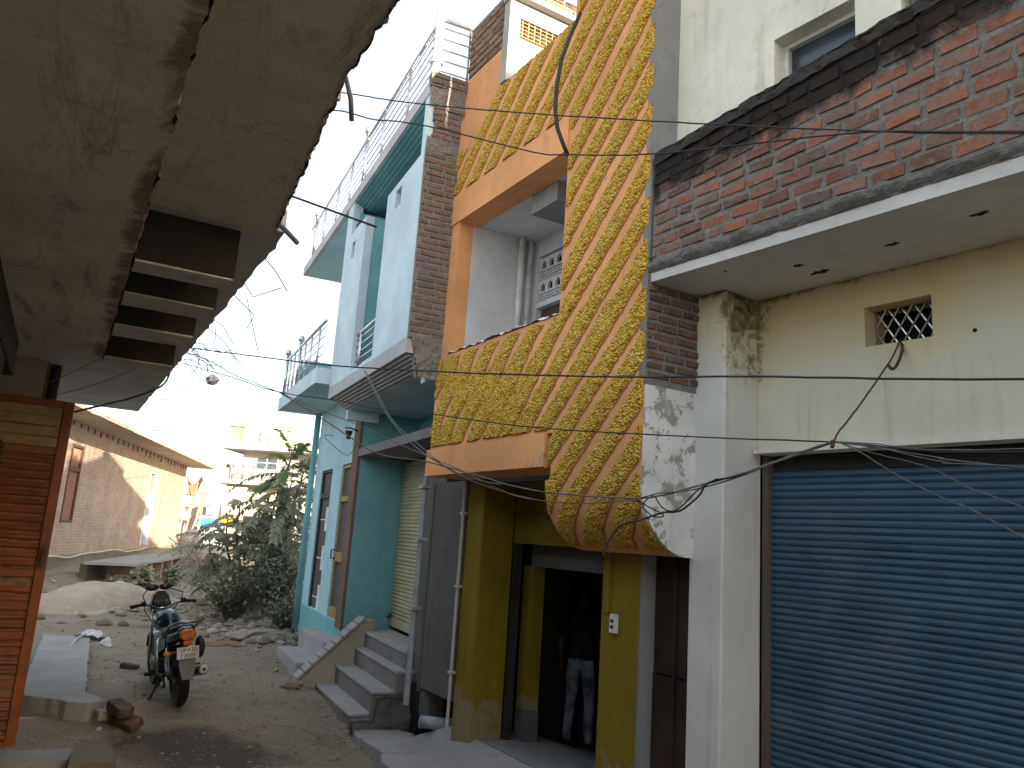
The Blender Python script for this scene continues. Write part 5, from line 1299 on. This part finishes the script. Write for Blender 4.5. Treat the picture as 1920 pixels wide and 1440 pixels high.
def standing(armr=None, arml=None, spread=.1):
    J = {'pelvis': ((0, 0, .94), (.135, .10), None), 'waist': ((0, .0, 1.08), (.125, .09), 'pelvis'), 'chest': ((0, .01, 1.27), (.15, .105), 'waist'), 'base': ((0, 0, 1.405), (.10, .07), 'chest'),
         'neck': ((0, .005, 1.475), .052, 'base'), 'jaw': ((0, .03, 1.555), (.062, .075), 'neck'), 'head': ((0, .012, 1.63), (.078, .098), 'jaw'), 'crown': ((0, 0, 1.70), (.06, .075), 'head'),
         'nose': ((0, .115, 1.60), .012, 'head')}
    for s, n, arm in ((1, 'l', arml), (-1, 'r', armr)):
        J['ear' + n] = ((s * .088, -.005, 1.615), .014, 'head')
        J['hip' + n] = ((s * .088, 0, .88), .092, 'pelvis'); J['thigh' + n] = ((s * (.09 + spread * .1), .01, .68), .08, 'hip' + n); J['knee' + n] = ((s * (.09 + spread * .2), .02, .49), .062, 'thigh' + n)
        J['calf' + n] = ((s * (.09 + spread * .3), -.01, .32), .06, 'knee' + n); J['ankle' + n] = ((s * (.09 + spread * .4), -.015, .09), .05, 'calf' + n)
        J['foot' + n] = ((s * (.10 + spread * .4), .08, .045), .042, 'ankle' + n); J['toe' + n] = ((s * (.112 + spread * .4), .17, .035), .034, 'foot' + n)
        a = arm or [(.245, -.01, 1.13), (.262, .05, .90)]
        J['sh' + n] = ((s * .165, 0, 1.385), .062, 'base')
        J['el' + n] = ((s * a[0][0], a[0][1], a[0][2]), .043, 'sh' + n)
        e, w = Vector(a[0]), Vector(a[1]); d = (w - e).normalized()
        J['wr' + n] = ((s * w.x, w.y, w.z), .026, 'el' + n); pm = w + d * .055
        J['pa' + n] = ((s * pm.x, pm.y, pm.z), (.034, .018), 'wr' + n)
        sd = d.cross(Vector((1, 0, 0))).normalized()
        for i, L in enumerate((.065, .075, .07, .055)):
            b = pm + d * .03 + sd * (.03 - .02 * i); m_ = b + d * L * .55 + Vector((-.006, 0, 0)); t = m_ + d * L * .45 + Vector((-.016, 0, 0))
            for kk, pt, rr, par in ((f'fa{i}{n}', b, .0095, 'pa' + n), (f'fb{i}{n}', m_, .0085, f'fa{i}{n}'), (f'fc{i}{n}', t, .007, f'fb{i}{n}')): J[kk] = ((s * pt.x, pt.y, pt.z), rr, par)
        b = pm - d * .005 + sd * .038; t = b + d * .035 + sd * .02
        J['ta' + n] = ((s * b.x, b.y, b.z), .010, 'pa' + n); J['tb' + n] = ((s * t.x, t.y, t.z), .008, 'ta' + n)
    return J

v = at(1082, 1404, 1) - EYE; t = (.055 - 2.25) / v.z; pm = EYE + v * t
person('person', (pm.x, pm.y, .055), radians(-28), 'man in worn blue jeans and a dark shirt standing inside the dim yellow doorway', standing(armr=[(.25, -.02, 1.13), (.27, .07, .9)]), ['skin', 'darkshirt', 'jeans', 'shoe'])
pf = at(343, 1007, 45.5)
person('person', (pf.x, pf.y, pf.z), radians(200), 'man in a pale shirt and dark trousers standing by the bamboo poles far off', standing(armr=[(.24, .06, 1.13), (.10, .24, 1.30)], arml=[(.25, -.02, 1.13), (.27, .05, .9)]), ['skin', 'white', 'darktrouser', 'shoe'])

# ------------------------------------------------------------------ plants
def pinnate(q, base, d, L, droop, pairs=13, leaf=.15, wid=.032, m=0):
    d = d.normalized(); p = Vector(base); pts = [p.copy()]; dd = d.copy(); n = pairs
    for i in range(n):
        dd = (dd + Vector((0, 0, -droop / n))).normalized(); p = p + dd * L / n; pts.append(p.copy())
    q.tube(pts, [.007 * (1 - i / (n + 2)) + .002 for i in range(n + 1)], 4, m, .9, False)
    r0 = RD.random() * .55
    for i in range(2, n + 1):
        ax = (pts[i] - pts[i - 1]).normalized(); sd = ax.cross(Vector((0, 0, 1)))
        if sd.length < .05: sd = Vector((1, 0, 0))
        sd.normalize()
        for s in (1, -1):
            l = leaf * (1 - .45 * abs(i / n - .45)) * RD.uniform(.8, 1.15)
            o = (sd * s + ax * .45 + Vector((0, 0, RD.uniform(-.75, -.15)))).normalized(); up = o.cross(ax).normalized()
            a = o.cross(up).normalized() * wid * RD.uniform(.8, 1.2); b = pts[i]; f = Vector((0, 0, -.02))
            q.add([b, b + o * l * .35 + a, b + o * l + f, b + o * l * .35 - a], [(0, 1, 2), (0, 2, 3)], m, min(1, r0 + RD.random() * .45))

def stem(q, pts, r0, r1):
    k = len(pts); q.tube(pts, [r0 + (r1 - r0) * i / (k - 1) for i in range(k)], 7)

tb_ = Vector((-5.15, 17.2, 0)); tb_.z = hgt(tb_.x, tb_.y)
TR_ = root('sapling_tree', tuple(tb_), 0, 'dusty young tree with long drooping feathery leaves and fresh green top', 'tree')
tk = MB(); cr = MB(); yg = MB(); tops = []
for (dx, dy, h, lean) in ((0, 0, 3.25, (.13, .02)), (.1, .25, 3.6, (.08, .05)), (-.35, .1, 1.9, (-.2, -.05)), (.3, -.2, 2.7, (.12, -.08)), (-.1, -.3, 2.2, (-.08, -.2)), (-.6, .3, 1.35, (-.4, .0)), (.45, .1, 3.0, (.06, .1))):
    pts = [Vector((dx + lean[0] * h * f + .06 * sin(7 * f + dx), dy + lean[1] * h * f, h * f)) for f in [i / 8 for i in range(9)]]
    stem(tk, pts, .045, .014)
    n = int(h * 8.5)
    for i in range(n):
        f = .28 + .72 * i / n; z = min(8, f * 8); k = int(min(7, z)); b = pts[k].lerp(pts[k + 1], z - k)
        a = i * 2.4 + dx * 9; el = RD.uniform(.1, .75) + (.5 if f > .9 else 0)
        d = Vector((cos(a) * cos(el), sin(a) * cos(el), sin(el)))
        L = RD.uniform(.55, 1.25) * (1.1 if f < .85 else .8)
        fresh = h > 3 and f > .80
        pinnate(yg if fresh else cr, b, d, L, RD.uniform(.9, 1.9), leaf=.20 if not fresh else .17, wid=.04)
tk.build('trunk', M['bark'], TR_, True); cr.build('crown', M['leafdust'], TR_); yg.build('young_leaves', M['leafgreen'], TR_)

def shrub(x, y, h, w, n, label, m='leafshrub', cat='shrub', leaf=.05, group=None, name='shrub'):
    z = hgt(x, y) - .03; r_ = root(name, (x, y, z), RD.uniform(0, 6), label, cat, group); st = MB(); lf = MB()
    for i in range(n):
        a = RD.uniform(0, 2 * pi); rr = w * sqrt(RD.random()); top = Vector((rr * cos(a), rr * sin(a), h * RD.uniform(.45, 1) * (1 - .35 * (rr / w) ** 2)))
        mid = Vector((top.x * .45 + RD.uniform(-.05, .05), top.y * .45, top.z * .6)); pts = [Vector((top.x * .1, top.y * .1, 0)), mid, top]
        st.tube(pts, [.012, .007, .003], 5)
        for j in range(34):
            f = RD.uniform(.35, 1); b = (pts[0].lerp(mid, f * 2) if f < .5 else mid.lerp(top, f * 2 - 1)) + Vector((RD.gauss(0, .05), RD.gauss(0, .05), RD.gauss(0, .05))) * (h * .9)
            o = Vector((RD.gauss(0, 1), RD.gauss(0, 1), RD.gauss(.1, .6))).normalized(); s_ = leaf * RD.uniform(.6, 1.4); u_ = o.cross(Vector((.3, .2, 1))).normalized() * s_ * .38
            lf.add([b, b + o * s_ * .5 + u_, b + o * s_, b + o * s_ * .5 - u_], [(0, 1, 2, 3)], 0, RD.random())
    st.build('stems', M['bark'], r_); lf.build('foliage', M[m], r_); return r_

shrub(-4.35, 16.3, 2.0, .85, 95, 'dense grey-green shrub beside the blue house wall', leaf=.075)
shrub(-5.0, 15.6, 1.25, .7, 70, 'lower dusty shrub spilling towards the lane', leaf=.065)
shrub(-3.75, 14.9, .95, .55, 50, 'low green weeds at the corner of the blue house', leaf=.06)
shrub(-5.9, 22.5, 2.6, 1.2, 80, 'tall dusty bush behind the young tree', 'leafdust', leaf=.1)
for (x, y, h, w, lab) in ((-9.6, 20.6, .75, .35, 'leftmost grey weed growing before the walkway piers'), (-9.7, 22.3, .85, .4, 'tallest grey weed before the walkway piers'), (-9.6, 24.2, .7, .4, 'grey weed before the middle walkway piers'), (-9.4, 26.6, .8, .5, 'rightmost grey weed before the walkway piers'), (-8.9, 19.2, .4, .3, 'low weed on the rubble nearer the lane')):
    shrub(x, y, h, w, 14, lab, 'leafdust', 'weed', .14, 'weeds along the walkway', 'weed')

# ------------------------------------------------------------------ wires
def wire(pts, r_, label, m='cable', name='cable', sag=0.0, cat='cable'):
    P = [at(*p) for p in pts]; C_ = []
    if pts[-1][0] > 1900: d_ = (P[-1] - P[-2]).normalized(); P += [P[-1] + d_ * 3.5 + Vector((0, 0, .05)), P[-1] + d_ * 8 + Vector((0, 0, .5))]     # runs on down the lane
    for i in range(len(P) - 1):               # catmull-rom through the hung points
        p0, p1, p2, p3 = P[max(0, i - 1)], P[i], P[i + 1], P[min(len(P) - 1, i + 2)]
        for k in range(8):
            t = k / 8; C_.append(.5 * ((2 * p1) + (p2 - p0) * t + (2 * p0 - 5 * p1 + 4 * p2 - p3) * t * t + (3 * p1 - p0 - 3 * p2 + p3) * t ** 3))
    r_ *= .8
    C_.append(P[-1]); q = MB(); q.tube([c + Vector((RD.uniform(-1, 1), RD.uniform(-1, 1), RD.uniform(-1, 1))) * r_ * .25 for c in C_], r_, 6)
    o = q.build(name, M[m], smooth=True); return tag(o, label, cat)
wire([(380, 150, 6.0), (500, 178, 5.4), (604, 203, 5.2), (650, 210, 5.3), (700, 224, 5.4), (750, 228, 5.5), (830, 243, 5.6), (1000, 285, 5.4), (1063, 290, 5.3), (1220, 289, 5.0), (1420, 268, 4.6), (1640, 247, 4.1), (1925, 246, 3.5)], .0062, 'slack cable crossing the top of the orange opening and ending at the brick parapet')
wire([(420, 140, 6.2), (560, 162, 5.7), (672, 178, 5.6), (720, 186, 5.6), (800, 196, 5.6), (1000, 213, 5.3), (1300, 231, 4.7), (1640, 246, 4.1), (1925, 250, 3.5)], .0058, 'topmost thin cable running straight above the orange opening')
wire([(352, 652, 8.3), (480, 668, 7.6), (620, 685, 6.9), (850, 698, 6.0), (1030, 704, 5.5), (1200, 707, 5.1), (1400, 706, 4.6), (1560, 708, 4.2), (1925, 711, 3.5)], .0082, 'thickest black cable stretched level across the lower orange stripes')
wire([(340, 680, 8.3), (430, 706, 7.8), (523, 735, 7.4), (640, 752, 7.0), (710, 766, 6.7), (800, 775, 6.4), (1000, 801, 5.7), (1300, 819, 4.9), (1560, 829, 4.35), (1740, 845, 3.95), (1925, 847, 3.6)], .0062, 'cable running under the thickest one down to the tied bundle over the shutter')
wire([(523, 735, 7.4), (600, 782, 7.2), (660, 822, 7.0), (712, 852, 6.8), (800, 866, 6.5), (900, 893, 6.1), (945, 907, 5.95), (1010, 921, 5.7), (1100, 930, 5.4), (1190, 934, 5.15), (1240, 929, 5.0), (1320, 908, 4.8), (1400, 885, 4.6), (1500, 848, 4.4), (1562, 828, 4.3)], .0072, 'pale twisted service wire drooping past the shutter pier to the tied bundle', 'cablegrey')
wire([(523, 735, 7.4), (590, 765, 7.2), (680, 800, 6.9), (760, 838, 6.6), (860, 880, 6.2), (930, 915, 6.0), (980, 933, 5.8), (1060, 943, 5.5), (1130, 942, 5.3), (1190, 935, 5.15)], .005, 'lowest grey wire sagging across the dark shop doorway', 'cablegrey')
wire([(683, 694, 8.4), (700, 730, 8.1), (722, 772, 7.7), (755, 815, 7.2), (800, 853, 6.6), (870, 892, 6.2), (940, 909, 5.95)], .006, 'pale wire dropping from the blue bay to the service bundle', 'cablegrey')
wire([(686, 696, 8.4), (706, 735, 8.0), (738, 790, 7.4), (790, 838, 6.7), (850, 885, 6.25), (930, 918, 6.0), (1000, 936, 5.75)], .005, 'second pale wire twisted beside the one from the blue bay', 'cablegrey')
wire([(672, 830, 7.0), (655, 852, 7.0), (640, 848, 7.05), (612, 823, 7.15), (611, 816, 7.15), (625, 817, 7.1)], .004, 'thin wire loop hanging in front of the blue wall', 'cablegrey')
wire([(1190, 934, 5.15), (1215, 950, 5.08), (1245, 966, 5.0), (1225, 968, 5.02), (1205, 948, 5.1), (1225, 930, 5.05), (1240, 950, 5.0), (1255, 958, 4.98), (1275, 952, 4.95), (1310, 918, 4.82), (1345, 897, 4.72)], .0055, 'curled loose wire knotted before the peeling white flank', 'cable')
wire([(1130, 1042, 5.1), (1142, 1012, 5.12), (1165, 985, 5.1), (1200, 975, 5.05), (1240, 962, 5.0), (1275, 957, 4.95), (1310, 930, 4.82), (1330, 905, 4.76), (1400, 888, 4.6), (1450, 865, 4.5)], .0085, 'thick black service cable curving up from the doorway under the rolled bay', 'cable')
wire([(1185, 940, 5.15), (1230, 926, 5.0), (1300, 918, 4.85), (1380, 896, 4.65), (1440, 872, 4.5), (1500, 851, 4.4), (1565, 829, 4.3)], .0055, 'upper strand of the bundle rising to the tied point over the shutter', 'cablegrey')
for pts, r_, lab in (([(1565, 828, 4.3), (1640, 832, 4.12), (1720, 842, 3.95), (1820, 843, 3.75), (1925, 841, 3.55)], .0042, 'uppermost of the wires fanning right from the tied point'), ([(1565, 829, 4.3), (1650, 840, 4.1), (1760, 858, 3.88), (1925, 879, 3.55)], .0048, 'second wire fanning right from the tied point'), ([(1565, 829, 4.3), (1640, 838, 4.1), (1770, 866, 3.85), (1925, 875, 3.54)], .004, 'wire lying close beside the second fanning wire'),
                     ([(1570, 829, 4.28), (1640, 850, 4.12), (1740, 876, 3.92), (1820, 915, 3.76), (1925, 953, 3.55)], .0044, 'third fanning wire crossing the top slats of the blue shutter'), ([(1572, 829, 4.28), (1620, 852, 4.15), (1680, 890, 4.02), (1760, 930, 3.85), (1840, 965, 3.7), (1925, 1010, 3.55)], .0046, 'steepest fanning wire crossing the blue shutter')):
    wire(pts, r_, lab, 'cablegrey')
wire([(1688, 638, 4.95), (1672, 672, 4.85), (1660, 690, 4.78), (1640, 720, 4.68), (1600, 775, 4.48), (1574, 808, 4.35), (1563, 828, 4.3)], .0075, 'brown rope tied from the diamond window grille down to the wire bundle', 'rope', 'rope', cat='rope')
wire([(1690, 640, 4.95), (1692, 655, 4.9), (1684, 680, 4.83), (1674, 692, 4.8), (1664, 684, 4.8)], .012, 'frayed brown strap looped at the top of the rope', 'rope', 'strap', cat='strap')
wire([(1562, 826, 4.3), (1560, 838, 4.3)], .014, 'small rag knot where the wires are tied over the shutter', 'rope', 'knot', cat='knot')
for pts, r_, lab in (([(0, 755, 5.2), (45, 735, 5.4), (120, 705, 5.7), (200, 665, 6.2), (300, 600, 7.0), (412, 520, 7.5)], .004, 'thin wire strung under the dark beams to the eave edge'), ([(100, 742, 6.0), (180, 720, 6.4), (260, 685, 7.0), (330, 620, 7.4), (400, 545, 7.6)], .004, 'second thin wire strung under the dark beams')):
    wire(pts, r_, lab, 'wirebrown')
wire([(140, 772, 7.2), (200, 758, 7.8), (260, 742, 8.4), (305, 722, 8.8), (320, 695, 8.8), (332, 672, 8.6), (345, 645, 8.3)], .013, 'thick black cable running along the eave underside to its corner')
for a, b, lab in ((((285, 724, 14)), (620, 737, 30), 'upper faint wire in the pale sky'), ((300, 748, 14), (560, 772, 34), 'middle faint wire in the pale sky'), ((275, 806, 13), (600, 822, 34), 'lowest faint wire crossing before the white house')):
    wire([a, ((a[0] + b[0]) / 2, (a[1] + b[1]) / 2 + 1, (a[2] + b[2]) / 2), b], .009, lab, 'cablegrey')
wire([(335, 655, 8.4), (395, 678, 8.2), (440, 703, 8.0), (523, 735, 7.4)], .006, 'wire running from the tangled eave corner towards the blue balcony')
q = MB(); q.ball((0, 0, 0), .06, .05, .05, 8, 0, .5, .25); o = q.build('plastic_bag', M['plastic']); o.location = at(398, 712, 8.1); tag(o, 'grey plastic bag snagged on a wire below the eave', 'bag')

# ------------------------------------------------------------------ light
sun = bpy.data.lights.new('sun', 'SUN'); so = bpy.data.objects.new('sun', sun); COL.objects.link(so)
EL, AZ = radians(12.0), Vector((.62, -.785, 0)).normalized()
D = Vector((AZ.x * cos(EL), AZ.y * cos(EL), sin(EL)))
so.rotation_euler = D.to_track_quat('Z', 'Y').to_euler(); sun.energy = 4.3; sun.angle = radians(.53); sun.color = (1, .86, .68)
w = bpy.data.worlds.new('World'); sc.world = w; w.use_nodes = True
nt = w.node_tree; bg = nt.nodes['Background']; sky = nt.nodes.new('ShaderNodeTexSky'); sky.sky_type = 'NISHITA'; sky.sun_disc = False
sky.sun_elevation = EL; sky.sun_rotation = math.atan2(AZ.x, AZ.y); sky.air_density = 1.0; sky.dust_density = 2.5; sky.ozone_density = 1.0
mx = nt.nodes.new('ShaderNodeMix'); mx.data_type = 'RGBA'; mx.inputs[0].default_value = .62      # thin even haze over the whole sky
nt.links.new(sky.outputs[0], mx.inputs[6]); mx.inputs[7].default_value = (1.75, 1.80, 1.86, 1)
nt.links.new(mx.outputs[2], bg.inputs[0]); bg.inputs[1].default_value = .15
sc.view_settings.view_transform = 'Standard'; sc.view_settings.look = 'None'; sc.view_settings.exposure = 2.25; sc.view_settings.gamma = 1
sc.cycles.max_bounces = 8; sc.cycles.diffuse_bounces = 5
